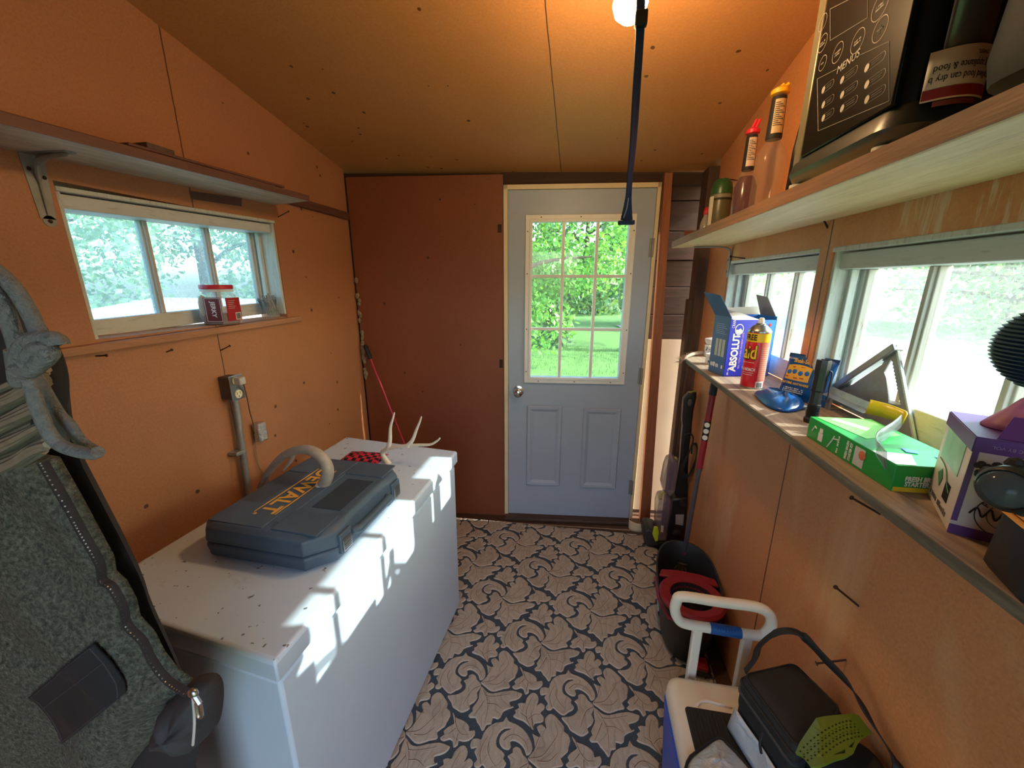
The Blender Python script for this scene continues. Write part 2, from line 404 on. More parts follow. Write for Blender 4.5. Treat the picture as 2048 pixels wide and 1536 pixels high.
for v in (1.74, 1.0, .25):
    m = MB(); m.fbox(BW, .366, .384, v-.05, v+.05, .001, .004); m.cyl(BW(.384, v-.05, .006), BW(.384, v+.05, .006), .007, n=10)
    obj('hinge', m, mats['greymetal'], d1)
m = MB(); m.fbox(BW, -.4285, -.424, .86, .93, .0, .003); obj('strike_plate', m, mats['greymetal'], d1, smooth=False)

# ---- old hinge leaves left on the back panel
for (px, py, hh, lab) in ((999, 457, .022, 'small rusty hinge plate high on the red brown panel left of the door'), (1002, 727, .026, 'small rusty hinge plate low on the red brown panel left of the door')):
    c = PB(px, py); u = (c-BW.o).dot(BW.r); v = c.z
    tag(obj('hinge_plate', MB().fbox(BW, u-.01, u+.012, v-hh, v+hh, 0, .003), mats['rust'], smooth=False), lab, 'hinge plate', 'old hinge plates')

random.seed(14); m = MB()                       # dried foam squeezed out along the left corner
for i in range(34):
    zz_ = .95+.62*random.random()**1.2; m.ell(BW(-1.349+.012*random.random(), zz_, .004+.01*random.random()), (.006+.008*random.random(), .006, .01+.012*random.random()), 8)
obj('corner_foam', m, plain('dirty_foam', S(150, 132, 104), .8, var=.3, sc=60), wb)['kind'] = 'stuff'
# ---- windows: a sash is rails, stiles, muntins and panes
def window(name, xa, xb, xs, s, y0, y1, z0, z1, zb, gy, gz, munt, gm, slope=0, frame='oldwhite'):
    # xa wall face, xb outer face, xs room side of the sash, s = +1 if outside is +x ; zb = sill height
    e = sempty(name, ((xa+xb)/2, (y0+y1)/2, zb)); t = .03*s
    def zz(z, y): return z+slope*(y-.9)
    def bx(m, x0, x1, ya, yb, za, zc):
        m.hexa([(x, y, zz(z, y)) for z in (za, zc) for x, y in ((x0, ya), (x1, ya), (x1, yb), (x0, yb))]); return m
    m = MB(); th = .012
    bx(m, xa+.004*s, xb, y0, y0+th, zb, z1); bx(m, xa+.004*s, xb, y1-th, y1, zb, z1); bx(m, xa-.003*s, xb, y0, y1, z1-th, z1)
    bx(m, xs-.03*s, xs-.012*s, y1-th-.014, y1-th, zb, gz[1]); bx(m, xs-.03*s, xs-.012*s, y0+th, y0+th+.014, zb, gz[1])
    obj('jamb', m, mats['oldwhite_v'], e, smooth=False, bevel=.002)
    for xq, za_, zb_ in ((xa+.016*s, gz[1], z1-th-.004), (xs, zb, gz[0])): obj('sash_rail', bx(MB(), xq, xs+t, y0+th, y1-th, za_, zb_), mats['oldwhite'], e, smooth=False, bevel=.0025)
    for ya_, yb_ in ((y0+th, gy[0]), (gy[1], y1-th)): obj('sash_stile', bx(MB(), xs, xs+t, ya_, yb_, gz[0], gz[1]), mats['oldwhite_v'], e, smooth=False, bevel=.0025)
    for q in (gy[0]+.004, gy[1]-.004): obj('glazing_bead', bx(MB(), xs+.004*s, xs+t*.9, q-.006, q+.006, gz[0], gz[1]), mats['muntin'], e, smooth=False, bevel=.002)
    for y in munt:
        m = MB(); bx(m, xs+.006*s, xs+t, y-.011, y+.011, gz[0], gz[1]); bx(m, xs-.002*s, xs+.008*s, y-.006, y+.006, gz[0], gz[1])
        obj('muntin', m, mats['muntin'], e, smooth=False, bevel=.002)
    ys = [gy[0]]+list(munt)+[gy[1]]
    for a, b in zip(ys, ys[1:]):
        m = MB(); bx(m, xs+t*.62, xs+t*.72, a+.004, b-.004, gz[0]-.002, gz[1]+.002); obj('pane', m, mats[gm], e, smooth=False)
    return e
w1 = window('window_1', XL, -1.50, -1.46, -1, .889, 1.652, 1.40, 1.806-.012, 1.385, (.955, 1.625), (1.437, 1.742), (1.176, 1.408), 'dirtyglass', .03)
w2 = window('window_2', XR, .775, .735, 1, 1.300, 2.022, 1.21, 1.646, 1.21, (1.345, 1.977), (1.283, 1.586), (1.560, 1.772), 'dirtyglass_r')
w3 = window('window_3', XR, .775, .735, 1, .50, 1.238, 1.21, 1.643, 1.21, (.57, 1.212), (1.283, 1.586), (.790, 1.005), 'dirtyglass_r')
m = MB(); m.hexa([(x, y, 1.392+.03*(y-.9)+d-.012) for d in (-.022, 0) for x, y in ((XL-.10, .80), (XL+.022, .80), (XL+.022, 1.715), (XL-.10, 1.715))])
# only the nose of the sill board runs past the opening
m = MB()
def slz(y, d): return 1.381+.012*(y-.8)+d
m.hexa([(x, y, slz(y, d)) for d in (-.024, 0) for x, y in ((XL, .66), (XL+.024, .66), (XL+.024, 1.715), (XL, 1.715))])
m.hexa([(x, y, slz(y, d)) for d in (-.024, .004) for x, y in ((-1.46, .90), (XL, .90), (XL, 1.642), (-1.46, 1.642))])
obj('window_sill', m, mats['ledge'], w1, smooth=False, bevel=.003)

# ---- the deep sill board under both right-hand windows
m = MB(); SZ = 1.21
pts = [(.492, .18), (.492, 1.895), (.505, 1.965), (.735, 1.985), (.735, .18)]
m.prism([(x, y, SZ-.018) for x, y in pts], (0, 0, .018))
sb = tag(obj('sill_board', m, mats['sill'], smooth=False, bevel=.002), 'long worn wooden sill board under the right-hand windows, cluttered with things', 'shelf')
m = MB(); m.box((.4895, .18, SZ-.0185), (.4925, 1.89, SZ-.0015)); obj('chipped_edge', m, mats['silledge'], sb, smooth=False)

# ---- shelf over the right-hand windows
m = MB(); pts = [(.430, -.45), (.430, 2.135), (.437, 2.15), (XR, 2.055), (XR, -.45)]
m.prism([(x, y, 1.716) for x, y in pts], (0, 0, .03))
rs = tag(obj('wall_shelf', m, mats['palewood'], smooth=False, bevel=.004), 'thick pale pine shelf on the right wall above the windows', 'shelf', )
m = MB(); m.box((.4285, -.45, 1.717), (.4305, 2.132, 1.7455)); obj('front_edge', m, mats['pineedge'], rs, smooth=False)
m = MB(); m.tube(catmull([(.50, 2.0, 1.708), (.60, 2.0, 1.708), (.645, 2.0, 1.70), (.657, 2.0, 1.67), (.658, 2.0, 1.575)], 5), .011, 8, flat=.35, up=(0, 0, 1))
for z in (1.65, 1.6): m.ell((.652, 2.0, z), (.003, .004, .004), 8)
tag(obj('shelf_bracket', m, mats['greymetal']), 'light grey metal bracket under the far end of the pine shelf', 'bracket', )

# ---- shelf over the left-hand window
def lz(y): return 1.856+.030*(y-.8)
def slab(m, x0, x1, y0, y1, d0, d1, yb=None):
    yb = y1 if yb is None else yb
    m.hexa([(x, y, lz(y)+d) for d in (d0, d1) for x, y in ((x0, y0), (x1, y0), (x1, y1), (x0, yb))]); return m
ls = tag(obj('wall_shelf', slab(MB(), XL, -1.137, -.5, 1.60, 0, .02, 1.67), mats['greyshelf'], smooth=False, bevel=.003), 'worn grey board shelf on the left wall above the window', 'shelf')
obj('front_edge', slab(MB(), -1.1365, -1.134, -.5, 1.597, -.001, .021), mats['redboard'], ls, smooth=False)
for (x0, x1, y0, y1, d0, d1, lab) in ((-1.34, -1.15, -.5, 1.43, .0205, .028, 'dark red-brown board lying along the top of the left shelf, the lower one'),
        (-1.30, -1.15, .93, 1.48, .0285, .036, 'short dark trim strip lying on the boards atop the left shelf'),):
    tag(obj('loose_board', slab(MB(), x0, x1, y0, y1, d0, d1), mats['redboard'], smooth=False, bevel=.002), lab, 'board', 'boards stacked on the left shelf')
m = MB(); m.box((-1.24, .985, lz(1.0)+.0365), (-1.16, 1.06, lz(1.0)+.052)); tag(obj('wood_block', m, mats['cornerwood'], smooth=False, bevel=.002), 'small dark wooden block on the boards of the left shelf', 'block')
m = MB(); m.box((XL, 1.69, 1.902), (XL+.022, 2.225, 1.940)); tag(obj('wall_batten', m, mats['redboard'], smooth=False, bevel=.003), 'red-brown batten on the left wall between the shelf end and the corner', 'batten')
# bracket
y = .858; m = MB()
z = lz(y)
m.hexa([(XL, y-.016, z-.15), (XL+.002, y-.016, z-.15), (XL+.002, y+.016, z-.15), (XL, y+.016, z-.15), (XL, y-.024, z), (XL+.002, y-.024, z), (XL+.002, y+.024, z), (XL, y+.024, z)])
m.hexa([(XL, y-.022, z-.002), (XL+.125, y-.012, z-.002), (XL+.125, y+.012, z-.002), (XL, y+.022, z-.002), (XL, y-.022, z), (XL+.125, y-.012, z), (XL+.125, y+.012, z), (XL, y+.022, z)])
m.tube(catmull([(XL+.004, y, z-.14), (XL+.008, y, z-.05), (XL+.02, y, z-.018), (XL+.05, y, z-.008), (XL+.115, y, z-.004)], 5), [.002]*5+[.006]*5+[.008]*5+[.006]*5+[.002], 8)
m.cyl((XL, y+.002, z-.155), (XL+.002, y+.002, z-.155), .014, n=14)
br = tag(obj('shelf_bracket', m, mats['greymetal']), 'painted metal bracket under the left shelf beside the window', 'bracket')
for dy, dz in ((-.012, -.035), (.014, -.05), (.002, -.155)): obj('screw', MB().ell((XL+.003, y+dy, z+dz), (.003, .005, .005), 8), mats['rust'], br)
# dark tape on the wall under the left shelf
m = MB(); a, b, c, d = (PX(XL, *p) for p in ((377, 381), (483, 396), (483, 413), (382, 398)))
m.prism([p+V((.0004, 0, 0)) for p in (a, b, c, d)], (.0008, 0, 0)); tag(obj('tape_strip', m, plain('brown_tape', S(96, 62, 52), .5), smooth=False), 'strip of dull brown tape on the wall just under the left shelf', 'tape')

# ---- carpet
LE = {  # leaf outlines traced on one repeat, in cells of a 7.314 px grid
 'scroll': '635 330 665 370 740 395 815 430 880 485 925 550 940 610 915 655 872 665 850 615 800 570 740 545 690 550 700 590 675 620 620 612 580 580 565 540 585 490 640 455 700 440 620 440 560 480 535 540 545 590 600 625 635 660 620 690 655 730 630 770 580 790 520 825 470 810 420 770 390 745 360 770 310 765 300 730 330 700 310 660 295 630 320 600 260 610 245 570 270 525 330 520 365 530 385 480 440 420 520 385 600 375',
 'oak': '945 450 900 420 830 375 760 355 710 330 740 300 730 275 775 255 760 220 810 210 845 215 860 170 910 125 960 125 995 165 990 210 975 240 1020 210 1065 235 1060 270 1020 300 1055 330 1055 375 1010 390 960 395 945 420',
 'plume': '890 690 940 640 965 590 950 520 935 480 985 500 1035 510 1000 460 985 420 1040 400 1090 440 1080 400 1075 350 1120 310 1180 320 1240 370 1290 420 1290 460 1340 490 1360 540 1340 600 1330 640 1260 690 1285 730 1270 760 1200 770 1100 800 1030 790 960 745 920 720',
 'lobe': '720 610 760 590 810 610 840 660 880 690 905 740 862 810 880 870 840 930 790 960 800 1000 750 1035 690 1045 620 1010 570 980 545 930 490 870 490 840 580 835 650 810 700 760 690 700 665 670 720 640',
 'fan': '902 745 930 750 990 800 1070 820 1180 800 1320 785 1420 810 1460 830 1430 880 1370 905 1310 920 1330 970 1370 985 1300 1010 1240 1040 1220 1100 1180 1125 1120 1110 1110 1180 1050 1190 1030 1240 1000 1260 960 1200 920 1160 890 1110 820 1110 795 1070 840 1030 830 990 870 930 895 880 890 830',
 'sprig': '1375 500 1430 550 1500 570 1570 600 1620 640 1630 680 1690 670 1710 720 1660 770 1590 780 1540 770 1545 810 1500 835 1470 780 1430 760 1380 775 1340 770 1310 740 1350 710 1330 680 1370 640 1420 615 1440 590 1400 550'}
cb = MB(); cb.mi = 0
cb.box((-1.34, -.45, -.0038), (.62, 2.36, -.0002))
tiles = {}
for k, s_ in LE.items():
    q = [int(t) for t in s_.split()]; pts = [PZ(.002, 960+q[i]/7.314, 1190+q[i+1]/7.314) for i in range(0, len(q), 2)]
    pts = [V((p.x, p.y)) for p in pts]
    tiles[k] = [v.xy for v in catmull([p.to_3d() for p in pts], 2, True)]
A2, B2 = V((.2195, .2195)), V((-.2195, .2235))
cb.mi = 1
for i in range(-9, 12):
    for j in range(-9, 12):
        o = A2*i+B2*j
        for k, pts in tiles.items():
            c = sum((p for p in pts), V((0, 0)))/len(pts)+o
            if not (-1.25 < c.x < .72 and -.3 < c.y < 2.5): continue
            n = len(pts); top = []; inn = []; sgn = 1 if sum(pts[q-1].x*pts[q].y-pts[q].x*pts[q-1].y for q in range(n)) > 0 else -1
            for q, p in enumerate(pts):
                t = (pts[(q+1) % n]-pts[q-1]).normalized(); top.append(p+o); inn.append(p+o+V((-t.y, t.x))*.0032*sgn)
            lo = cb.vs([(p.x, p.y, -.0005) for p in top]); hi = cb.vs([(p.x, p.y, .0035) for p in inn])
            for q in range(n): f = cb.face([lo[q], lo[(q+1) % n], hi[(q+1) % n], hi[q]]); f.material_index = 2
            f = cb.face(hi)
            if f: bmesh.ops.triangulate(cb.b, faces=[f], ngon_method='EAR_CLIP')
VEINS = ['390 735 372 660 395 580 445 510', '445 545 432 620 470 700 530 765', '625 545 700 500 780 512 850 562 880 625',
 '935 440 872 335 885 250 935 165', '872 335 800 290', '890 365 955 325 1015 325', '905 700 1050 680 1150 590 1230 480 1190 370', '1000 722 1130 722 1225 655', '962 640 1000 560 1042 470',
 '885 725 800 765 740 850 690 950', '930 785 990 880 1022 990 1008 1170', '980 862 1100 868 1310 838', '1010 958 1120 958 1215 1015', '965 900 905 1000 845 1085', '1400 530 1460 640 1540 715 1640 725', '1460 640 1390 705', '1500 690 1498 795']
vt = []
for s_ in VEINS:
    q = [int(t) for t in s_.split()]; p_ = catmull([PZ(.004, 960+q[i]/7.314, 1190+q[i+1]/7.314) for i in range(0, len(q), 2)], 4); vt.append([p.xy for p in p_])
for i in range(-6, 8):
    for j in range(-6, 8):
        o = A2*i+B2*j
        for pl_ in vt:
            c = pl_[0]+o
            if not (-1.0 < c.x < .66 and .0 < c.y < 2.4): continue
            for mi_, off_, wd_, hh_ in ((2, 0, .0016, .0048), (3, .0036, .0013, .0039)):
                cb.mi = mi_; n = len(pl_); a_ = []; b_ = []
                for q, p in enumerate(pl_):
                    t = (pl_[min(n-1, q+1)]-pl_[max(0, q-1)]).normalized(); nn = V((-t.y, t.x)); w_ = wd_*(1-.6*q/n)
                    pp_ = p+o+nn*off_; a_.append(cb.b.verts.new((pp_.x-nn.x*w_, pp_.y-nn.y*w_, hh_))); b_.append(cb.b.verts.new((pp_.x+nn.x*w_, pp_.y+nn.y*w_, hh_)))
                for q in range(n-1): cb.face([a_[q], a_[q+1], b_[q+1], b_[q]])
def cut(a, b):                                  # keep what lies left of the line a > b
    d = (b-a); bmesh.ops.bisect_plane(cb.b, geom=cb.b.verts[:]+cb.b.edges[:]+cb.b.faces[:], plane_co=(a.x, a.y, 0), plane_no=(d.y, -d.x, 0), clear_outer=True)
cut(PZ(0, 1300, 1072), PZ(0, 920, 1036)); cut(V((.600, .0, 0)), V((.600, 1.50, 0))); cut(V((.600, 1.50, 0)), PZ(0, 1300, 1070)); cut(V((-1.34, 2.3, 0)), V((-1.34, 0, 0)))
k = N('carpet_ground'); k.base(k.mix(k.ramp(k.noise(420, 2, .8), [(.35, 0.0), (.65, 1.0)]), S(46, 60, 74), S(86, 102, 114))).rm(.95); k.bump(k.noise(500, 2), .6, .004)
cg = k.m
k = N('carpet_leaf'); c = k.mix(k.noise(380, 3, .8), S(162, 154, 138), S(212, 202, 184)); c = k.mix(k.math('MULTIPLY', k.ramp(k.noise(7, 5, .65), [(.5, 0.0), (.75, 1.0)]), .42), c, S(110, 97, 86))
ve = k.n('TexWave'); ve.wave_type = 'BANDS'; ve.inputs['Scale'].default_value = 9; ve.inputs['Distortion'].default_value = 14; ve.inputs['Detail'].default_value = 1; ve.inputs['Detail Scale'].default_value = 1.1; k.l(k.pos(), ve.inputs['Vector'])
line = k.ramp(ve.outputs['Fac'], [(.0, 1.0), (.07, 0.0)]); c = k.mix(k.math('MULTIPLY', line, .3), c, S(104, 92, 82))
hl = k.ramp(ve.outputs['Fac'], [(.93, 0.0), (1.0, 1.0)]); c = k.mix(k.math('MULTIPLY', hl, .18), c, S(206, 190, 170))
k.base(c).rm(.95); k.bump(k.math('ADD', k.noise(420, 3), k.math('MULTIPLY', ve.outputs['Fac'], .8)), .5, .004)
cl = k.m
k = N('carpet_rim_light'); k.base(k.mix(k.noise(380, 3, .8), S(176, 160, 142), S(222, 206, 186))).rm(.95); cr_m = k.m  # lighter colour paints the light caught on sloped leaf edges and ribs
k = N('carpet_crease_shade'); k.base(k.mix(k.noise(380, 3, .8), S(96, 84, 74), S(140, 124, 110))).rm(.95); ck_m = k.m  # darker flat ribbons paint the shade of grooves beside the ribs
cp = obj('carpet', cb, [cg, cl, cr_m, ck_m], smooth=False); tag(cp, 'beige and navy carpet sculpted with scrolling leaves over the old floorboards', 'carpet')
# curled scrap of vinyl at the door corner
m = MB(); c0 = PZ(.0, 1272, 1062)
def vin(u, v):
    a = R(195+150*u); r = .05; return V((c0.x+r*math.cos(a)*1.0, c0.y+.01+r*.75*math.sin(a), .012+.07*v*(1-.25*u)))
m.sheet(vin, 14, 4); tag(obj('vinyl_scrap', m, mats['cream'], solid=.002), 'curled cream vinyl scrap on the floor at the door hinge corner', 'vinyl scrap')

# ================================================================== outdoors
k = N('lawn_grass'); c = k.mix(k.noise(3, 5, .7), S(62, 116, 56), S(108, 160, 80)); c = k.mix(k.math('MULTIPLY', k.noise(40, 3, .8), .6), c, S(60, 96, 44)); k.base(c).rm(.9); k.bump(k.noise(60, 4), .8, .05)
gr = k.m
def gz(x, y): return -.25-.006*max(0, y-3)+.05*math.sin(x*.5+1)*math.sin(y*.4)
m = MB(); m.sheet(lambda u, v: V((-45+90*u, -12+62*v, gz(-45+90*u, -12+62*v))), 60, 60)
lawn = struct(obj('ground', m, gr))
random.seed(3)
m = MB()
for i in range(9000):
    y = 2.9+9*random.random()**1.5; x = min(1.2, (random.random()-.5)*(1.2+y*.55)); z = gz(x, y); a = random.random()*6.28; h = .04+.05*random.random(); wv = .006
    dx, dy = math.cos(a)*wv, math.sin(a)*wv; lx, ly = (random.random()-.5)*.05, (random.random()-.5)*.05
    m.poly([(x-dx, y-dy, z-.01), (x+dx, y+dy, z-.01), (x+lx, y+ly, z+h)])
gv = N('pale_gravel'); gv.base(gv.mix(gv.noise(30, 5, .8), S(116, 122, 116), S(160, 166, 158))).rm(.95); gv.bump(gv.noise(90, 3), .6, .02)
dm = MB(); dm.sheet(lambda u, v: V((1.3+8.5*u+.6*math.sin(v*9), -8+26*v, gz(1.3+8.5*u, -8+26*v)+.03)), 30, 40); struct(obj('driveway', dm, gv.m))
g = tag(obj('grass', m, gr, smooth=False), 'sunlit green lawn grass outside the door', 'grass'); g['kind'] = 'stuff'
def leafmat(name, a, b, tr=.35):
    k = N(name); c = k.mix(k.ramp(k.noise(2.2, 5, .8), [(.35, 0.0), (.68, 1.0)]), a, b); k.base(c).rm(.5)
    t = k.n('BsdfTranslucent'); k.l(k.mix(.3, c, S(190, 230, 70)), t.inputs[0])
    mx = k.n('MixShader'); mx.inputs[0].default_value = tr; k.l(k.p.outputs[0], mx.inputs[1]); k.l(t.outputs[0], mx.inputs[2]); k.l(mx.outputs[0], k.out.inputs[0]); return k.m
LF = [leafmat('bright_leaves', S(36, 112, 48), S(122, 190, 84)), leafmat('mid_leaves', S(40, 100, 60), S(110, 168, 90)), leafmat('dark_leaves', S(28, 76, 56), S(70, 128, 84)), leafmat('hazed_leaves', S(96, 130, 110), S(150, 180, 130))]  # last set is paled to put the haze outside the windows into the leaves
bark = wood('tree_bark', S(110, 92, 78), S(62, 52, 46), 2, 6, .9)
def tree(label, x, y, h, r, nleaf, lf, mat, low=.25, group=None, twigs=0):
    z0 = gz(x, y); t = thing('tree', label, 'tree', (x, y, z0), group=group)
    m = MB(); m.tube(catmull([(x, y, z0-.1), (x+.05*h*.2, y, z0+h*.3), (x-.03*h*.3, y, z0+h*.6), (x, y, z0+h*.85)], 4), [r*.075*(1-.85*i/12) for i in range(13)], 8)
    for i in range(7):
        a = i*2.4; s0 = z0+h*(.28+.07*i); m.tube(catmull([(x, y, s0), (x+math.cos(a)*r*.4, y+math.sin(a)*r*.4, s0+h*.08), (x+math.cos(a)*r*.85, y+math.sin(a)*r*.85, s0+h*.1)], 4), [r*.03*(1-.8*j/8) for j in range(9)], 6)
    obj('trunk', m, bark, t)
    if twigs:
        m = MB()
        for i in range(twigs):
            a = random.random()*6.28; rr = r*(.5+.5*random.random()); zz = z0+h*(low+(1-low)*random.random()); p = V((x+math.cos(a)*rr, y+math.sin(a)*rr, zz)); q = [p]
            for s_ in range(4): p = p+V(((random.random()-.5)*.6, (random.random()-.5)*.6, (random.random()-.3)*.4)); q.append(p)
            m.tube(q, [.03, .025, .02, .014, .006], 5)
        obj('twig', m, plain('pale_bare_twig', S(190, 176, 150), .8), t)['kind'] = 'stuff'
    m = MB(); cl = []
    for i in range(26):
        a = random.random()*6.28; q = random.random()**.5; zz = low+(1-low)*random.random(); rad = r*math.sqrt(max(.08, 1-((zz-(low+1)/2)/((1-low)/2))**2*.75))*q
        cl.append((V((x+math.cos(a)*rad, y+math.sin(a)*rad, z0+h*zz)), r*(.22+.2*random.random())))
    for i in range(nleaf):
        c, s_ = random.choice(cl); d = V((random.gauss(0, 1), random.gauss(0, 1), random.gauss(0, .8))).normalized()*s_*(.6+.5*random.random()); p = c+d
        n = V((random.gauss(0, 1), random.gauss(0, 1), random.gauss(.6, 1))).normalized(); a = n.orthogonal().normalized(); b = n.cross(a); th = random.random()*6.28
        a, b = a*math.cos(th)+b*math.sin(th), b*math.cos(th)-a*math.sin(th); L = lf*(.7+.6*random.random())
        m.poly([p, p+a*L*.5+b*L*.28, p+a*L, p+a*L*.5-b*L*.28])
    obj('crown', m, mat, t, smooth=False)
random.seed(11)
tree('bright leafy tree whose low boughs fill the top left door panes', -1.9, 8.6, 6.2, 2.5, 14000, .12, LF[0], .16)
tree('leafy tree with yellow-green crown behind the top right door panes', 2.2, 11.5, 7.4, 3.0, 12000, .13, LF[0], .24)
tree('bushy green shrub at the left of the lawn, in the middle left door pane', -2.6, 13.2, 2.8, 1.5, 7000, .15, LF[1], .02)
tree('small blue-green shrub in the middle of the lawn behind the centre door pane', -.55, 12.0, 3.0, 1.1, 5500, .14, LF[2], .04)
tree('dark background tree far behind the right door panes', 4.6, 18.5, 6.5, 3.0, 5000, .3, LF[2], .10)
tree('tall dark background tree far behind the left door panes', -4.6, 18.5, 8.5, 3.4, 6000, .3, LF[1], .10)
tree('distant tree row crown closing the end of the lawn behind the centre panes', .3, 27, 8, 4.4, 6000, .4, LF[2], .06)
tree('pale leafy tree with bare twigs outside the left window', -7.4, 3.6, 6.5, 2.4, 15000, .11, LF[3], .12, twigs=30)
tree('hazy green tree behind the middle pane of the left window', -9.6, 8.9, 7.5, 2.6, 11000, .14, LF[3], .08)
tree('hazy tree beyond the car towards the far end of the left window', -9.4, 14.4, 8, 2.5, 8000, .18, LF[3], .08)
tree('low pale hedge tree far outside the right-hand windows', 17, 10, 3.2, 3.2, 4500, .3, LF[3], .03)
tree('low pale hedge tree outside the near right-hand window', 18, 20, 3.6, 4.5, 4500, .32, LF[3], .03)

# white car beyond the left window
def car(x, y, rz):
    z0 = gz(x, y)+.0; t = thing('car', 'white car parked outside the left window', 'car', (x, y, z0), rz)
    Mx = WM[t.name]; pts = [(-2.1, .35), (-2.15, .62), (-2.0, .80), (-1.2, .92), (-.55, 1.38), (.2, 1.48), (1.0, 1.42), (1.75, 1.02), (2.15, .98), (2.2, .55), (2.1, .33)]; pts = [(a, b*1.13) for a, b in pts]
    def loop(sx, yy, zs=1): return [Mx @ V((p[0]*sx, yy, p[1] if p[1] < 1 else 1+(p[1]-1)*zs)) for p in pts]
    m = MB(); m.loft([loop(.94, -.86, .9), loop(1, -.80), loop(1, .80), loop(.94, .86, .9)])
    b = obj('body', m, plain('white_car_paint', S(236, 240, 242), .25, var=.01, coat=.6), t, ang=.5, bevel=.03)
    gm = plain('car_glass', S(40, 52, 60), .08)
    for s_ in (-1, 1):
        m = MB(); m.prism([Mx @ V((a, s_*.853, c)) for a, c in ((-1.0, .95), (-.5, 1.32), (.2, 1.4), (.95, 1.34), (1.5, 1.0))], Mx.to_3x3() @ V((0, s_*.012, 0))); obj('side_window', m, gm, t, smooth=False)
    m = MB(); m.prism([Mx @ V(p) for p in ((-1.17, -.7, .955), (-1.17, .7, .955), (-.6, .62, 1.36), (-.6, -.62, 1.36))], Mx.to_3x3() @ V((-.015, 0, .02))); obj('windscreen', m, gm, t, smooth=False)
    m = MB(); m.box((-2.2, -.8, .62), (-2.06, -.5, .76), Mx); obj('headlight', m, plain('lamp_grey', S(170, 180, 190), .2), t, bevel=.03)
    for a in (-1.35, 1.35):
        for s_ in (-.80, .80):
            m = MB(); c = Mx @ V((a, s_, .32)); ax = Mx.to_3x3() @ V((0, 1, 0)); m.lathe([(.2, -.1), (.31, -.1), (.32, -.06), (.32, .06), (.31, .1), (.2, .1)], c, ax, 24); obj('wheel', m, mats['matblack'], t)
car(-4.3, 3.75, R(86))
# ================================================================== left-hand things
FH = .83
fA, fB, fC = PZ(FH, 549, 1325), PZ(FH, 914.6, 901.5), PZ(FH, 692.7, 873)
fX = (fB-fA).normalized(); fL = (fB-fA).length; fW = (fC-fB).length; fN = V((-fX.y, fX.x, 0))
fN2 = (fC-fB).normalized()
fz = math.atan2(fX.y, fX.x)-math.pi/2
fr_mat = N('freezer_enamel'); c = fr_mat.mix(fr_mat.noise(5, 3), S(188, 206, 228), S(202, 218, 236))
sp = fr_mat.ramp(fr_mat.noise(55, 2, .5), [(.70, 0.0), (.715, 1.0)]); sep = fr_mat.n('SeparateXYZ'); fr_mat.l(fr_mat.pos(), sep.inputs[0])
sp = fr_mat.math('MULTIPLY', sp, fr_mat.math('GREATER_THAN', sep.outputs[2], FH-.003))
ru = fr_mat.math('MULTIPLY', fr_mat.ramp(fr_mat.noise(9, 5, .7), [(.6, 0.0), (.72, .55)]), fr_mat.math('GREATER_THAN', sep.outputs[2], FH-.003))
c = fr_mat.mix(ru, c, S(150, 128, 116)); c = fr_mat.mix(fr_mat.math('MULTIPLY', sp, .8), c, S(60, 50, 48)); fr_mat.base(c).rm(.35)
ft = thing('chest_freezer', 'white chest freezer with a dirty speckled lid along the left wall', 'freezer', (fA+fC)/2-V((0, 0, FH)), fz)
def fq(ins, z): # the four corners, inset
    e = [fA+fN2*0, fB, fC, fA+(fC-fB)]; c = sum(e, V())/4; out = []
    for p in e:
        d = p-c; a = d.dot(fX); b = d.dot(fN2-fX*fN2.dot(fX))
        out.append(V((p.x, p.y, 0))-fX*math.copysign(ins, a)-fN2*math.copysign(ins, b)+V((0, 0, z)))
    return out
m = MB(); m.loft([fq(.012, .02), fq(.010, FH-.067)]); obj('body', m, fr_mat.m, ft, bevel=.008)
m = MB(); m.loft([fq(.020, FH-.068), fq(.020, FH-.054)]); obj('gasket', m, plain('grey_gasket', S(84, 92, 98), .6), ft, smooth=False)
m = MB(); m.loft([fq(.004, FH-.057), fq(0, FH-.05), fq(0, FH-.006), fq(.006, FH)]); ld = obj('lid', m, fr_mat.m, ft, bevel=.006)
for t in (.22, .75):
    m = MB(); p = lerp(fC, fC+(fA-fB), t)+fN2*.004; m.box((p.x-.012, p.y-.03, FH-.10), (p.x+.006, p.y+.03, FH-.03)); obj('hinge', m, mats['greymetal'], ft, smooth=False)
for p in fq(.05, 0): obj('foot', MB().cyl(p+V((0, 0, .0045)), p+V((0, 0, .022)), .022, n=12), mats['black'], ft)

# ---- power tool case
cas = plain('navy_grey_case', S(72, 90, 108), .5, var=.14, sc=14, bump=.15, bs=300)
c0 = PZ(FH, 590, 1150); rz = R(-2.5)
ct = thing('tool_case', 'dark blue-grey hard plastic power tool case lying on the freezer lid', 'tool case', (-.786, .963, FH), rz)
Mc = WM[ct.name]; hw, hl = .193, .222
def cloop(ins, z, ch=.055):
    w_, l_ = hw-ins, hl-ins; k_ = ch
    P = [(-w_+.03, -l_), (w_-k_, -l_), (w_, -l_+k_), (w_, -.105), (w_-.004, -.098), (w_-.004, .098), (w_, .105), (w_, l_-k_), (w_-k_, l_), (-w_+.03, l_), (-w_, l_-.03), (-w_, -l_+.03)]
    return [Mc @ V((x, y, z)) for x, y in P]
m = MB(); m.loft([cloop(.016, 0), cloop(.004, .008), cloop(0, .04), cloop(.003, .0465)]); obj('lower_shell', m, cas, ct, bevel=.003)
m = MB(); m.loft([cloop(.003, .0475), cloop(0, .054), cloop(.003, .088), cloop(.016, .1)])
up = obj('upper_shell', m, cas, ct, bevel=.004)
m = MB()
for (x0, x1, y0, y1) in ((-.17, .02, .09, .2), (-.17, .0, -.2, -.1)): m.box((x0, y0, .099), (x1, y1, .1025), Mc)
m.box((.03, -.2, .099), (.165, -.112, .104), Mc); m.box((.03, .112, .099), (.165, .2, .104), Mc)
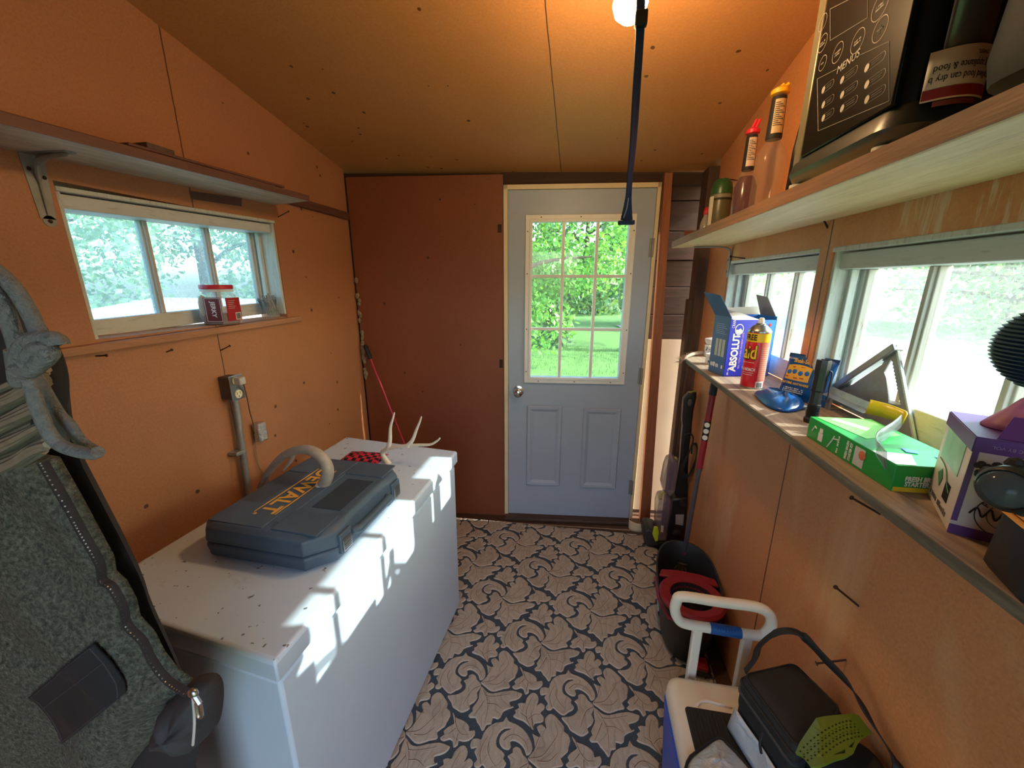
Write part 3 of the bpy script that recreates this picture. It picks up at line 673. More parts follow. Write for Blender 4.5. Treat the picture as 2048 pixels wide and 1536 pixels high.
m.box((-.1, -.17, .0995), (.03, .17, .1015), Mc)
obj('molded_panel', m, cas, up, bevel=.003)
m = MB()
m.loft([[Mc @ V(p) for p in ((.06, -.085, z), (.15, -.085, z), (.15, .085, z), (.06, .085, z))] for z in (.1005, .1015)]); obj('grip_recess_shade', m, plain('case_shadow_plastic', S(44, 58, 72), .6), up, smooth=False)  # flat panel in a darker colour, painting the shade of a recess
m = MB(); m.tube(catmull([Mc @ V(p) for p in ((.17, -.095, .05), (.198, -.085, .05), (.203, -.06, .05), (.203, .06, .05), (.198, .085, .05), (.17, .095, .05))], 5), .0125, 10); obj('carry_handle', m, cas, ct)
for y in (-.135, .135):
    m = MB(); m.box((.188, y-.024, .022), (.2, y+.024, .08), Mc); lt = obj('latch', m, cas, ct, bevel=.003)
    m = MB(); m.box((.2, y-.018, .026), (.2035, y+.018, .062), Mc)
    for i in range(5): m.box((.2035, y-.015, .03+.006*i), (.205, y+.015, .033+.006*i), Mc)
    obj('latch_tab', m, mats['steel'], lt, smooth=False, bevel=.001)
TF = F(Mc @ V((-.045, -.01, .102)), Mc.to_3x3() @ V((0, -1, 0)), Mc.to_3x3() @ V((1, 0, 0)))
yel = plain('yellow_print', S(226, 168, 62), .5, var=.06)
m = MB(); m.fbox(TF, -.132, .132, -.036, -.0325, 0, .001); m.fbox(TF, -.132, .132, .0325, .036, 0, .001); obj('print_band', m, yel, up, smooth=False)
text('lettering', 'DEWALT', .070, yel, up, TF, 0, 0, .0012, sx=.93, bold=.0016)
text('lettering', '®', .014, yel, up, TF, .139, -.026, .0012)

# ---- grey weathered antler standing as an arch on the case
a0, a1 = PZ(.935, 650, 968), PZ(.86, 522, 972)
def av(x, y): return vplane(a0, a1, x, y)
bone = plain('weathered_antler', S(168, 156, 140), .6, var=.18, sc=60, bump=.3, bs=160)
an = thing('antler', 'grey-brown weathered antler arching over the tool case lettering', 'antler', ((a0+a1)/2).to_2d().to_3d()+V((0, 0, .9305)))
pts = catmull([av(*p) for p in ((646, 972), (655, 950), (653, 928), (636, 908), (612, 899), (585, 903), (562, 916), (542, 938), (528, 960), (520, 976))], 5)
n_ = len(pts); obj('beam', MB().tube(pts, [.019-.0105*(i/n_)**1.2 for i in range(n_)], 10), bone, an)
pb = av(646, 974); m = MB(); m.lathe([(.012, -.006), (.024, -.002), (.027, .004), (.024, .012), (.018, .018)], pb-V((0, 0, .006)), (pts[1]-pts[0]), 14); obj('burr', m, plain('pale_burr', S(222, 214, 200), .7, bump=.6, bs=120), an)
q = [av(586, 905), av(583, 920), av(577, 938)]; q[2] = q[2]+V((-.01, -.01, 0)); obj('tine', MB().tube(catmull(q, 4), [.009-.0007*i for i in range(9)], 8), bone, an)

# ---- white antler
b0 = PZ(FH, 776, 926); 
def bv(x, y): return on((.12, 1, 0), b0.dot(V((.12, 1, 0))), x, y)
bone2 = plain('pale_antler', S(228, 216, 196), .42, var=.08, sc=40)
a2 = thing('antler', 'pale cream three-pointed antler standing on the freezer behind the tool case', 'antler', b0)
P_ = lambda l: catmull([bv(*p) for p in l], 5)
def taper(pts, r0, r1): n = len(pts); return MB().tube(pts, [lerp(r0, r1, (i/(n-1))**.8) for i in range(n)], 10)
obj('beam', taper(P_(((779, 930), (770, 918), (765, 905), (778, 897), (805, 892), (835, 890), (860, 889), (874, 882), (880, 876))), .0125, .003), bone2, a2)
obj('tine', taper(P_(((776, 898), (780, 880), (781, 855), (786, 836), (789, 825))), .011, .0025), bone2, a2)
obj('tine', taper(P_(((815, 892), (825, 880), (832, 862), (839, 845), (843, 833))), .0105, .0025), bone2, a2)

# ---- plaid cloth crumpled behind the case
k = N('buffalo_plaid'); ch = k.n('TexChecker'); ch.inputs['Scale'].default_value = 55; k.l(k.pos(), ch.inputs['Vector']); ch.inputs[1].default_value = S(206, 40, 66); ch.inputs[2].default_value = S(28, 20, 24)
k.base(ch.outputs[0]).rm(.9); k.bump(k.noise(300, 2), .5, .003)
pc = PZ(FH, 716, 922)
def cloth(u, v):
    x, y = (u-.5)*.17, (v-.5)*.10; e = max(0, 1-(2*u-1)**2)*max(0, 1-(2*v-1)**2)
    return V((pc.x+x+.01, pc.y+y+.03, FH+.001+.017*e**.5*(.7+.5*noise.noise(V((x*40, y*40, 1))))))
tag(obj('plaid_cloth', MB().sheet(cloth, 22, 14), k.m, solid=.003), 'crumpled red and black plaid cloth on the freezer behind the tool case', 'cloth')

# ---- red pole leaning in the far left corner
p0 = PB(730, 690, -.03); p1 = PB(808, 886, -.10); d = p1-p0; p2 = p0+d*((p0.z-.01)/(p0.z-p1.z))
pl = thing('pole', 'thin red pole with a black grip leaning in the far left corner', 'pole', (p2.x, p2.y, .0))
g = PB(741, 718, -.042)
obj('shaft', MB().cyl(g, p2, .0065, n=10), plain('red_lacquer', S(196, 34, 62), .3), pl)
obj('grip', MB().tube([p0, lerp(p0, g, .1), lerp(p0, g, .9), g], [.010, .0145, .0135, .009], 10), mats['matblack'], pl)
# lower end: a small brush head resting on the floor behind the freezer
m = MB(); m.box((p2.x-.10, p2.y-.02, .005), (p2.x+.10, p2.y+.02, .05)); obj('brush_head', m, mats['matblack'], pl, bevel=.008)

# ---- outlet box and conduit
ox = XL+.055
q0, q1, q2, q3 = PX(ox, 456, 752), PX(ox, 466, 802), PX(ox, 488, 797), PX(ox, 486, 748)
ya, yb_ = (q0.y+q1.y)/2, (q2.y+q3.y)/2; za, zb = (q1.z+q2.z)/2, (q0.z+q3.z)/2
ot = thing('outlet_box', 'surface-mounted metal outlet box with two sockets on the left wall', 'outlet', (XL, ya, za))
obj('box', MB().box((XL, ya+.004, za+.004), (ox-.003, yb_-.004, zb-.004)), plain('brown_box', S(92, 78, 70), .6), ot, bevel=.004)
cpn = obj('cover_plate', MB().box((ox-.003, ya, za), (ox, yb_, zb)), mats['steel'], ot, smooth=False, bevel=.002)
of = F((ox, (ya+yb_)/2, (za+zb)/2), (0, 1, 0), (0, 0, 1)); iv = plain('ivory_socket', S(232, 222, 186), .4)
for v in (-.026, .026):
    s_ = obj('socket', MB().cyl(of(0, v, 0), of(0, v, .0025), .0165, n=20), iv, ot)
    m = MB(); m.fbox(of, -.0075, -.0055, v-.001, v+.008, .002, .0028); m.fbox(of, .0055, .0075, v-.001, v+.008, .002, .0028); m.cyl(of(0, v-.009, .002), of(0, v-.009, .0028), .0026, n=10); obj('slot', m, mats['matblack'], s_)
obj('screw', MB().cyl(of(0, 0, 0), of(0, 0, .002), .004, n=10), mats['greymetal'], cpn)
# conduit
cx = XL+.028; t0, t1 = PX(cx, 471, 803), PX(cx, 497, 992)
cd = thing('conduit', 'grey metal conduit pipe running down from the outlet box', 'conduit', (cx, t1.y, .45))
obj('pipe', MB().cyl((cx, t0.y, za+.003), (cx, t1.y-.01, .45), .0125, n=14), mats['greymetal'], cd)
obj('strap', MB().box((XL, t1.y-.03, .88), (cx+.0145, t1.y+.012, .895)), mats['greymetal'], cd, bevel=.003)
# plug and cord with the foil-wrapped adapter
vt = of(0, .026, .003)
ptg = thing('power_cord', 'thin grey cord plugged in the outlet with a foil-wrapped adapter hanging on it', 'power cord', (XL+.03, yb_, .84))
obj('plug', MB().box((ox+.003, vt.y-.012, vt.z-.014), (ox+.030, vt.y+.016, vt.z+.016)), plain('grey_plug', S(190, 184, 176), .4), ptg, bevel=.004)
cw = XL+.012
cp_ = [V((ox+.02, vt.y+.012, vt.z-.012)), PX(XL+.05, 494, 795), PX(XL+.035, 500, 825), PX(XL+.022, 507, 850), PX(XL+.02, 509, 868)]
obj('cord', MB().tube(catmull(cp_, 5), .0024, 6), plain('brown_grey_cord', S(98, 80, 68), .6), ptg)
k = N('crinkled_foil'); k.base(S(206, 206, 204)).rm(.3, .85); k.bump(k.noise(70, 4, .7), 1, .01)
a, b = PX(XL+.04, 514, 849), PX(XL+.04, 536, 878)
obj('adapter', MB().box((XL+.012, a.y, b.z), (XL+.045, b.y, a.z)), k.m, ptg, bevel=.006)
cq = [PX(XL+.02, 511, 878), PX(cw, 513, 905), PX(cw, 517, 930), PX(cw, 527, 947), PX(cw, 540, 965)]
obj('cord', MB().tube(catmull(cq, 5), .0022, 6), plain('pale_cord', S(150, 128, 104), .6), ptg)

# ---- jar and bag of nails on the left sill
jx = -1.385; jb = PX(jx, 446, 650); jz = slz(jb.y, .004) if jx < XL else slz(jb.y, 0)
jar = thing('plastic_jar', 'clear plastic snack jar with a red lid on the left window sill', 'jar', (jx, jb.y, jz), R(12))
MJ = WM[jar.name]
def rsq(hw, z, ch): return [MJ @ V((x, y, z)) for x, y in ((-hw+ch, -hw), (hw-ch, -hw), (hw, -hw+ch), (hw, hw-ch), (hw-ch, hw), (-hw+ch, hw), (-hw, hw-ch), (-hw, -hw+ch))]
jm = clear('clear_plastic', (.85, .9, .92, 1), .22); H = .052; 
m = MB(); m.loft([rsq(H-.008, 0, .012), rsq(H, .006, .014), rsq(H, .105, .014), rsq(H-.006, .118, .016), rsq(H-.014, .124, .02), rsq(H-.014, .134, .02)], cap1=False); obj('jar_body', m, jm, jar)
m = MB(); m.lathe([(.001, .150), (.052, .150), (.0545, .147), (.0545, .136), (.052, .134), (.001, .134)], MJ @ V((0, 0, 0)), n=32); ld2 = obj('lid', m, plain('red_lid', S(206, 34, 54), .4), jar)
m = MB(); m.lathe([(.0535, .1335), (.0545, .132), (.053, .124), (.05, .124)], MJ @ V((0, 0, 0)), n=32); obj('seal_ring', m, clear('milky_seal', (.95, .96, .96, 1), .7), jar)
m = MB(); m.loft([rsq(H-.006, .003, .012), rsq(H-.006, .03, .012), rsq(H-.012, .045, .012)]); obj('contents', m, plain('brown_red_contents', S(104, 44, 40), .5, var=.25, sc=60), jar)
mr = plain('maroon_label', S(112, 30, 34), .4, var=.1); rd = plain('red_label', S(176, 40, 50), .4)
JF = F(MJ @ V((H+.0006, 0, .06)), MJ.to_3x3() @ V((0, 1, 0)), (0, 0, 1)); JG = F(MJ @ V((0, -H-.0006, .06)), MJ.to_3x3() @ V((1, 0, 0)), (0, 0, 1))
lb = obj('label', MB().fbox(JF, -.041, .041, -.045, .042, 0, .0008), rd, jar, smooth=False, bevel=0); lb['label'] = 'red side label with a barcode'
m = MB(); m.fbox(JF, .004, .036, -.043, -.015, .0008, .0012); obj('barcode_field', m, mats['white'], lb, smooth=False)
m = MB(); random.seed(2)
for i in range(11): m.fbox(JF, .008+.0023*i, .008+.0023*i+.0006+.001*random.random(), -.040, -.018, .0012, .0016)
obj('barcode_bars', m, mats['matblack'], lb, smooth=False)
m = MB()
for i in range(5): m.fbox(JF, -.03, .012-.006*(i % 3), .03-.007*i, .0312-.007*i, .0008, .0011)
obj('fine_print', m, mats['white'], lb, smooth=False)
lb = obj('label', MB().fbox(JG, -.02, .042, -.047, .044, 0, .0008), mr, jar, smooth=False); lb['label'] = 'maroon front label with a vertical word'
m = MB(); fr_ = JG
for (a, b, c, d) in ((-.017, -.0155, -.044, .04), (.0385, .040, -.044, .04), (-.017, .04, -.0455, -.044), (-.017, .04, .04, .0415)): m.fbox(JG, a, b, c, d, .0008, .0013)
obj('label_border', m, mats['white'], lb, smooth=False)
VF = F(JG(.012, 0, .001), -JG.u, JG.r); text('lettering', 'JERKY', .022, mats['white'], lb, VF, 0, 0, .0006, bold=.0006)
m = MB(); m.ell(JG(-.036, .012, -.018), (.016, .016, .042), 10); obj('tan_packet', m, plain('tan_packet', S(196, 178, 140), .5), jar)

nb = PX(-1.405, 545, 636); nz = slz(nb.y, .004)
bg = thing('nail_bag', 'clear bag stuffed with long grey nails at the end of the left sill', 'bag of nails', (-1.405, nb.y, nz))
def bagl(z, a, b): return [V((-1.405+a*math.cos(t), nb.y+b*math.sin(t), nz+z)) for t in [2*math.pi*i/16 for i in range(16)]]
obj('bag', MB().loft([bagl(0, .028, .036), bagl(.02, .032, .042), bagl(.06, .028, .040), bagl(.085, .014, .036), bagl(.098, .004, .036)]), clear('clear_bag', (.9, .95, .95, 1), .18), bg)
random.seed(5); m = MB(); nm = plain('blue_grey_nails', S(88, 104, 112), .35, .7)
for i in range(46):
    x, y = -1.405+random.uniform(-.022, .022), nb.y+random.uniform(-.03, .03); d = V((random.gauss(0, .12), random.gauss(-.25, .18), 1)).normalized()*(.055+.03*random.random())
    a = V((x, y, nz+.004+.02*random.random())); m.cyl(a, a+d, .0015, .0015, 5); m.cyl(a+d, a+d*1.02, .0035, .0035, 6)
o = obj('nails', m, nm, bg); o['kind'] = 'stuff'

# ---- nails driven into the walls
def nail(a, b, lab, r=.0021):
    a, b = V(a), V(b); d = (b-a).normalized(); m = MB(); m.cyl(a-d*.004, b, r, n=7); m.cyl(b, b+d*.0025, r*2.1, n=9)
    tag(obj('nail', m, mats['rust']), lab, 'nail', 'nails left in the walls')
def nl(p, q, out, lab):
    a = PX(XL, *p); b = PX(XL+out, *q); nail(a, b, lab)
def nr(p, q, out, lab, r=.0024):
    a = PX(XR, *p); b = PX(XR-out, *q); nail(a, b, lab, r)
nl((556, 434), (577, 423), .03, 'bent nail in the left wall right of the window top')
nl((441, 701), (459, 692), .03, 'nail in the left wall seam above the outlet box')
nl((192, 712), (212, 711), .02, 'rusty nail in the left wall below the left end of the window sill')
nl((333, 704), (343, 700), .02, 'short nail in the left wall under the middle of the window sill')
nr((1760, 1028), (1704, 996), .055, 'long rusty nail in the right wall just under the green box')
nr((1717, 1212), (1672, 1175), .055, 'long nail in the right wall midway between sill and black bag')
nr((1692, 1320), (1634, 1327), .055, 'nail in the right wall beside the bag strap')
nr((1655, 455), (1644, 432), .02, 'nail at the seam above the gap between the right-hand windows')
nr((1490, 517), (1462, 513), .03, 'nail right of the bracket, above the far right window')
nr((1476, 361), (1449, 357), .03, 'nail in the right wall above the green spray can')
nr((1488, 805), (1474, 798), .03, 'nail in the right wall below the sill under the red can')

# ---- bulb and strap
by = 1.12; bc = PY(by, 1261, 2)
bt = thing('light_bulb', 'glowing bare bulb hanging from the ceiling', 'light bulb', bc)
k = N('lit_bulb'); k.p.inputs['Emission Color'].default_value = (1, .72, .38, 1); k.p.inputs['Emission Strength'].default_value = 26; k.base((1, .9, .75, 1))
m = MB(); m.lathe([(.001, -.043), (.018, -.039), (.034, -.026), (.040, -.006), (.036, .014), (.024, .034), (.015, .05), (.0135, .06)], bc, n=24); obj('globe', m, k.m, bt)
cz = ceil_z(by); m = MB(); m.lathe([(.0135, .058), (.02, .062), (.021, .095), (.028, .1), (.03, cz-bc.z+.002)], bc, n=20); obj('socket', m, mats['white'], bt)
bl = bpy.data.lights.new('bulb_light', 'POINT'); bl.energy = 6; bl.color = (1, .60, .26); bl.shadow_soft_size = .045
bo = bpy.data.objects.new('bulb_light', bl); COL.objects.link(bo); bo.parent = bt; bo.location = (0, 0, -.06)
navy = plain('navy_webbing', S(38, 54, 100), .7, var=.2, sc=90, bump=.4, bs=500); sy = by-.075
rows = [(1282, -30, 8.5), (1281, 45, 8.5), (1277.5, 110, 8), (1272, 200, 8.2), (1266, 290, 7.2), (1261, 340, 6.2), (1258, 385, 6.0), (1256, 410, 8), (1252.5, 448, 13)]
m = MB(); L = []
for x, y, hw_ in rows:
    a, b = PY(sy, x-hw_, y), PY(sy, x+hw_, y); tw = .012*math.sin(max(0, y-150)/90)
    L.append([a+V((0, -tw, 0)), b+V((0, tw, 0))])
cs = [catmull([l[i] for l in L], 5) for i in (0, 1)]
m.sheet(lambda u, v: lerp(cs[0][min(len(cs[0])-1, int(v*(len(cs[0])-1)+.5))], cs[1][min(len(cs[1])-1, int(v*(len(cs[1])-1)+.5))], u)+V((0, .004*math.sin(3*u), 0)), 3, len(cs[0])-1)
st = obj('strap', m, navy, solid=.002); tag(st, 'navy blue webbing strap hanging down from beside the bulb', 'strap')
a = PY(sy-.004, 1283, 30); obj('loop_keeper', MB().box((a.x-.013, a.y-.008, a.z-.02), (a.x+.013, a.y+.012, a.z+.008)), mats['matblack'], st, bevel=.003)
m = MB(); tp = PY(sy, 1282, -30); m.box((tp.x-.012, tp.y-.004, tp.z), (tp.x+.012, tp.y+.004, ceil_z(sy)+.001)); obj('hanging_loop', m, navy, st)
b = PY(sy, 1252.5, 446); obj('hem', MB().box((b.x-.0195, b.y-.006, b.z-.004), (b.x+.0195, b.y+.006, b.z+.006)), navy, st, bevel=.002)
a_, b_ = PY(sy-.012, 1257, 396), PY(sy-.014, 1247, 436)
obj('stitching', MB().tube([a_, lerp(a_, b_, .5)+V((.002, 0, 0)), b_], .0011, 5), plain('pale_stitch', S(170, 176, 190), .7), st)
# ================================================================== right-hand things
def depth(p): return FW.dot(V(p)-CAM)
def rad(p, wpx): return wpx/2/FPX*depth(p)*.86
def plate(m, fr, outer, holes, th):             # a flat plate with see-through holes
    b = bmesh.new()
    for loop in [outer]+list(holes):
        v = [b.verts.new((p[0], p[1], 0)) for p in loop]
        for i in range(len(v)): b.edges.new((v[i], v[(i+1) % len(v)]))
    bmesh.ops.triangle_fill(b, edges=b.edges[:], use_beauty=True)
    g = bmesh.ops.extrude_face_region(b, geom=b.faces[:])
    for v in g['geom']:
        if isinstance(v, bmesh.types.BMVert): v.co.z = th
    ix = {v: m.b.verts.new(fr(*v.co)) for v in b.verts}
    for f in b.faces: m.face([ix[v] for v in f.verts])
    b.free(); return m

# ---- mop bucket
gk = plain('charcoal_bucket', S(40, 44, 48), .45, var=.12); rk = plain('red_plastic', S(140, 26, 34), .42, var=.08)
bk = thing('mop_bucket', 'oval charcoal mop bucket with a red wringer on the carpet by the right wall', 'bucket', (.525, 1.575, .0), R(-7))
MK = WM[bk.name]
def ov(a, b, z, dz=0, n=40, p=2.5):
    out = []
    for i in range(n):
        t = 2*math.pi*i/n; c, s = math.cos(t), math.sin(t)
        x = math.copysign(abs(c)**(2/p), c)*a; y = math.copysign(abs(s)**(2/p), s)*b; out.append(MK @ V((x, y, z+dz*y/b)))
    return out
m = MB(); m.loft([ov(.085, .175, .006), ov(.095, .19, .018), ov(.122, .238, .25, .02), ov(.131, .247, .262, .02), ov(.133, .249, .272, .02), ov(.126, .242, .272, .02), ov(.115, .23, .245, .02), ov(.088, .182, .035)])
obj('tub', m, gk, bk)
m = MB(); 
Q = [(x, y) for x, y in [(math.cos(t), math.sin(t)) for t in [2*math.pi*i/32 for i in range(32)]]]
def wl(sx, sy, cy, z, dz=0): return [MK @ V((x*sx, cy+y*sy, z+dz*y)) for x, y in Q]
m.loft([wl(.124, .115, -.118, .262), wl(.130, .122, -.118, .282), wl(.120, .112, -.118, .292), wl(.086, .078, -.118, .288), wl(.08, .072, -.118, .262)], cap0=False, cap1=False)
wr = obj('wringer_ring', m, rk, bk)
m = MB(); m.prism([MK @ V(p) for p in ((-.122, -.02, .268), (.122, -.02, .268), (.112, .015, .274), (.05, .022, .28), (-.05, .022, .28), (-.112, .015, .274))], (0, 0, .012)); obj('wringer_bridge', m, rk, bk, bevel=.004)
m = MB(); m.loft([wl(.084, .076, -.118, .285), wl(.072, .064, -.118, .2), wl(.045, .04, -.118, .17)], cap0=False); bs_ = obj('wringer_basket', m, mats['matblack'], bk)
m = MB()
for i in range(0, 32, 1):
    x, y = Q[i]; a = MK @ V((x*.082, -.118+y*.074, .284)); b = MK @ V((x*.070, -.118+y*.062, .2)); m.tube([a, b], .0022, 5)
obj('basket_rib', m, gk, bs_)['kind'] = 'stuff'
m = MB(); m.tube([MK @ V(p) for p in [(-.128, .02, .23), (-.122, -.1, .225), (-.09, -.19, .222), (0, -.228, .222), (.09, -.19, .222), (.122, -.1, .225), (.128, .02, .23)]], .009, 8); obj('side_band', m, rk, bk)
m = MB(); m.box((.01, -.245, .047), (.07, -.19, .065), MK); obj('foot_pedal', m, rk, bk, bevel=.005)
m = MB(); m.box((.0, -.235, .005), (.085, -.17, .045), MK); obj('pedal_housing', m, mats['black'], bk, bevel=.01)
HF = F(MK @ V((-.1185, -.035, .175)), MK.to_3x3() @ V((0, -1, .0)), MK.to_3x3() @ V((-.13, 0, 1)))
marks('brand_print', HF, -.06, .09, -.013, .013, plain('pale_print', S(190, 196, 198), .5), bk, 1, 3, .006)
# ---- mop standing in it
mt_, mb_ = PX(.615, 1430, 762), PZ(.16, 1364, 1132)
d = (mb_-mt_); M_ = lambda t: mt_+d*t
def tpix(y0): # param where the handle crosses an image row
    lo_, hi_ = 0, 1
    for _ in range(40):
        q = (lo_+hi_)/2; p = M_(q)-CAM; yy = 768-FPX*(UP.dot(p)/FW.dot(p))
        if yy < y0: lo_ = q
        else: hi_ = q
    return lo_
mp = thing('mop', 'spin mop with a red and grey handle standing in the charcoal bucket', 'mop', M_(1.0))
ts = {k_: tpix(k_) for k_ in (790, 842, 880, 936, 1105)}
obj('grip', MB().tube([M_(0), M_(.012), M_(ts[790])], [.010, .0165, .0165], 12), plain('dark_green_grip', S(36, 46, 46), .7), mp)
obj('upper_handle', MB().cyl(M_(ts[790]), M_(ts[936]), .0145, n=14), plain('deep_red_handle', S(150, 26, 44), .35), mp)
bd = obj('label_band', MB().cyl(M_(ts[842]), M_(ts[880]), .0150, n=14), mats['black'], mp)
m = MB(); u_ = d.normalized(); tc = (CAM-M_(.2)); tc = (tc-u_*tc.dot(u_)).normalized()
for q in (.17, .5, .83):
    c = lerp(M_(ts[842]), M_(ts[880]), q)+tc*.0148; m.cyl(c-tc*.004, c+tc*.0015, .0115, n=16)
obj('round_sticker', m, mats['white'], bd)
obj('lower_handle', MB().tube([M_(ts[936]-.004), M_(ts[936]+.02), M_(.97)], [.0145, .0105, .0105], 12), plain('grey_pole', S(92, 92, 100), .4, .3), mp)
obj('pole_ring', MB().cyl(M_(ts[1105]-.004), M_(ts[1105]+.004), .0125, n=12), plain('pink_ring', S(190, 40, 70), .4), mp)
m = MB(); e = M_(1.0); random.seed(4)
for i in range(40):
    a = i*2.4; r = .02+.05*random.random(); m.tube(catmull([e+V((0, 0, .02)), e+V((math.cos(a)*r*.7, math.sin(a)*r*.7, 0)), V((e.x+math.cos(a)*r, e.y+math.sin(a)*r, .05+.02*random.random()))], 3), .004, 5)
m.cyl(e+V((0, 0, .0)), e+V((0, 0, .03)), .03, n=14)
obj('mop_head', m, plain('dirty_mop_strands', S(70, 66, 66), .9), mp)['kind'] = 'stuff'

# ---- upright carpet cleaner behind the bucket
yv = 2.16
vc = thing('carpet_cleaner', 'black upright carpet cleaner with smoky tanks standing in the far right corner', 'carpet cleaner', (.57, yv+.03, .0))
def vz(x, y, yy=yv): return PY(yy, 1260+x/3.659, 700+y/3.659)
def slabp(m, L, th, yy=yv): return m.prism([vz(x, y, yy) for x, y in L], (0, th, 0))
m = MB(); slabp(m, [(395, 360), (440, 310), (490, 302), (492, 345), (470, 440), (458, 540), (455, 600), (440, 700), (430, 850), (425, 1000), (430, 1090), (310, 1120), (330, 1050), (350, 930), (370, 800), (380, 650), (390, 560), (385, 520), (390, 450)], .05, yv+.02)
obj('handle', m, mats['black'], vc, bevel=.012)
m = MB(); a_ = vz(438, 385, yv+.018); m.ell(a_, (.012, .004, .022), 12); obj('grip_opening', m, plain('dark_grey_plastic', S(86, 84, 84), .5), vc)
m = MB(); m.tube([vz(435, 312, yv+.03), vz(470, 303, yv+.03), vz(490, 304, yv+.03)], .006, 8); obj('grip_trim', m, plain('yellow_trim', S(150, 138, 60), .5), vc)
m = MB(); slabp(m, [(300, 1090), (425, 1080), (420, 1200), (405, 1400), (400, 1440), (270, 1440), (285, 1250)], .11, yv-.02); bd = obj('body', m, mats['black'], vc, bevel=.012)
m = MB(); slabp(m, [(335, 1205), (395, 1205), (388, 1285), (333, 1275)], .002, yv-.0225); obj('label', m, plain('grey_label', S(170, 170, 172), .5), bd, smooth=False)
for (x, y, r_) in ((385, 1125, .022), (345, 1345, .026)):
    c = vz(x, y, yv-.025); obj('knob', MB().lathe([(r_, .01), (r_, 0), (r_*.7, -.008), (.001, -.01)], c, (0, 1, 0), 18), mats['matblack'], vc)
tk = clear('smoky_purple_tank', S(122, 104, 118), .62, .15)
m = MB(); slabp(m, [(285, 815), (320, 805), (355, 812), (350, 930), (330, 1045), (290, 1085), (250, 1050), (240, 1000), (262, 880)], .10, yv-.015); t1 = obj('upper_tank', m, tk, vc, bevel=.014)
m = MB(); slabp(m, [(318, 795), (350, 795), (352, 812), (316, 812)], .03, yv+.01); obj('tank_cap', m, plain('lime_trim', S(168, 160, 70), .5), t1, bevel=.003)
m = MB(); slabp(m, [(222, 1100), (300, 1092), (318, 1130), (295, 1250), (275, 1400), (195, 1400), (200, 1260), (205, 1150)], .12, yv-.03); t2 = obj('lower_tank', m, tk, vc, bevel=.014)
m = MB(); slabp(m, [(228, 1285), (246, 1288), (243, 1335), (226, 1332)], .002, yv-.033); obj('fill_mark', m, mats['cream'], t2, smooth=False)
m = MB(); m.tube(catmull([vz(228, 1095, yv), vz(225, 1060, yv), vz(245, 1040, yv), vz(262, 1050, yv)], 5), .006, 8); obj('tank_latch', m, plain('lime_latch', S(190, 180, 70), .5), vc)
m = MB(); slabp(m, [(100, 1330), (130, 1312), (200, 1330), (215, 1440), (110, 1440)], .14, yv-.03); obj('floor_nozzle', m, plain('charcoal_nozzle', S(52, 54, 56), .5), vc, bevel=.015)
m = MB(); slabp(m, [(165, 1350), (178, 1295), (205, 1298), (212, 1340), (205, 1400), (185, 1402)], .012, yv-.075); obj('tool_tab', m, plain('lime_tab', S(206, 224, 40), .4), vc, bevel=.003)
m = MB(); m.box((.45, yv-.02, .005), (.64, yv+.10, .05)); obj('base', m, mats['black'], vc, bevel=.012)
m = MB()
for i in range(6):
    o_ = i*9; q = [(455+o_*.3, 690), (500-o_*.2, 690+o_*.5), (490, 760), (460+o_*.2, 860), (420+o_*.3, 930-o_*.4), (375+o_*.5, 930-o_*.6), (365+o_*.6, 870), (400+o_*.3, 800), (440, 730)]
    m.tube(catmull([vz(x, y, yv-.012-.006*i) for x, y in q], 4, True), .0042, 6, closed=True)
m.tube(catmull([vz(x, y, yv-.02) for x, y in ((400, 625), (440, 612), (462, 640), (455, 700), (450, 760))], 5), .0042, 6)
obj('power_cord', m, mats['matblack'], vc)

# ---- wheeled cooler
blue = plain('cooler_blue', S(44, 84, 200), .4, var=.06); cwm = plain('cooler_cream', S(232, 220, 200), .45, var=.05, sc=12)
ck = thing('cooler', 'blue and cream wheeled cooler with a tall pull handle at the lower right', 'cooler', (.44, .76, 0))
def rr(x0, x1, y0, y1, z, r, n=5):
    out = []
    for cx_, cy_, a0_ in ((x1-r, y1-r, 0), (x0+r, y1-r, 90), (x0+r, y0+r, 180), (x1-r, y0+r, 270)):
        for i in range(n+1): a = R(a0_+90*i/n); out.append(V((cx_+r*math.cos(a), cy_+r*math.sin(a), z)))
    return out
m = MB(); m.loft([rr(.315, .575, .555, .955, .012, .03), rr(.292, .592, .542, .968, .37, .035)]); obj('tub', m, blue, ck)
m = MB(); m.loft([rr(.30, .596, .536, .976, .365, .04), rr(.296, .60, .534, .978, .375, .04), rr(.298, .60, .536, .978, .408, .042), rr(.312, .59, .55, .966, .42, .04)]); cl_ = obj('lid', m, cwm, ck, ang=.9)
m = MB(); m.loft([rr(.33, .578, .60, .886, .4205, .012), rr(.332, .576, .602, .884, .423, .012)]); mt2 = obj('rubber_mat', m, mats['matblack'], cl_)
m = MB()
for i in range(12): x = .340+.0195*i; m.box((x, .61, .4225), (x+.008, .876, .4265))
obj('mat_rib', m, mats['matblack'], mt2, bevel=.002)['kind'] = 'stuff'
m = MB(); a0_ = PZ(.4205, 1398, 1416); m.tube(catmull([PZ(.4215, *p) for p in ((1394, 1412), (1400, 1404), (1414, 1402), (1440, 1409), (1464, 1414))], 5), .004, 8); obj('carry_recess', m, cwm, cl_)
for x in (.33, .56): obj('wheel', MB().lathe([(.02, -.018), (.040, -.018), (.043, -.012), (.043, .012), (.040, .018), (.02, .018)], (x, .93, .0475), (1, 0, 0), 22), mats['black'], ck)
yh = 1.0; hp = [PY(yh, *p) for p in ((1366, 1193), (1440, 1204), (1508, 1213), (1535, 1225), (1543, 1243), (1535, 1262), (1514, 1271), (1440, 1259), (1378, 1249), (1358, 1240), (1350, 1221), (1353, 1203))]
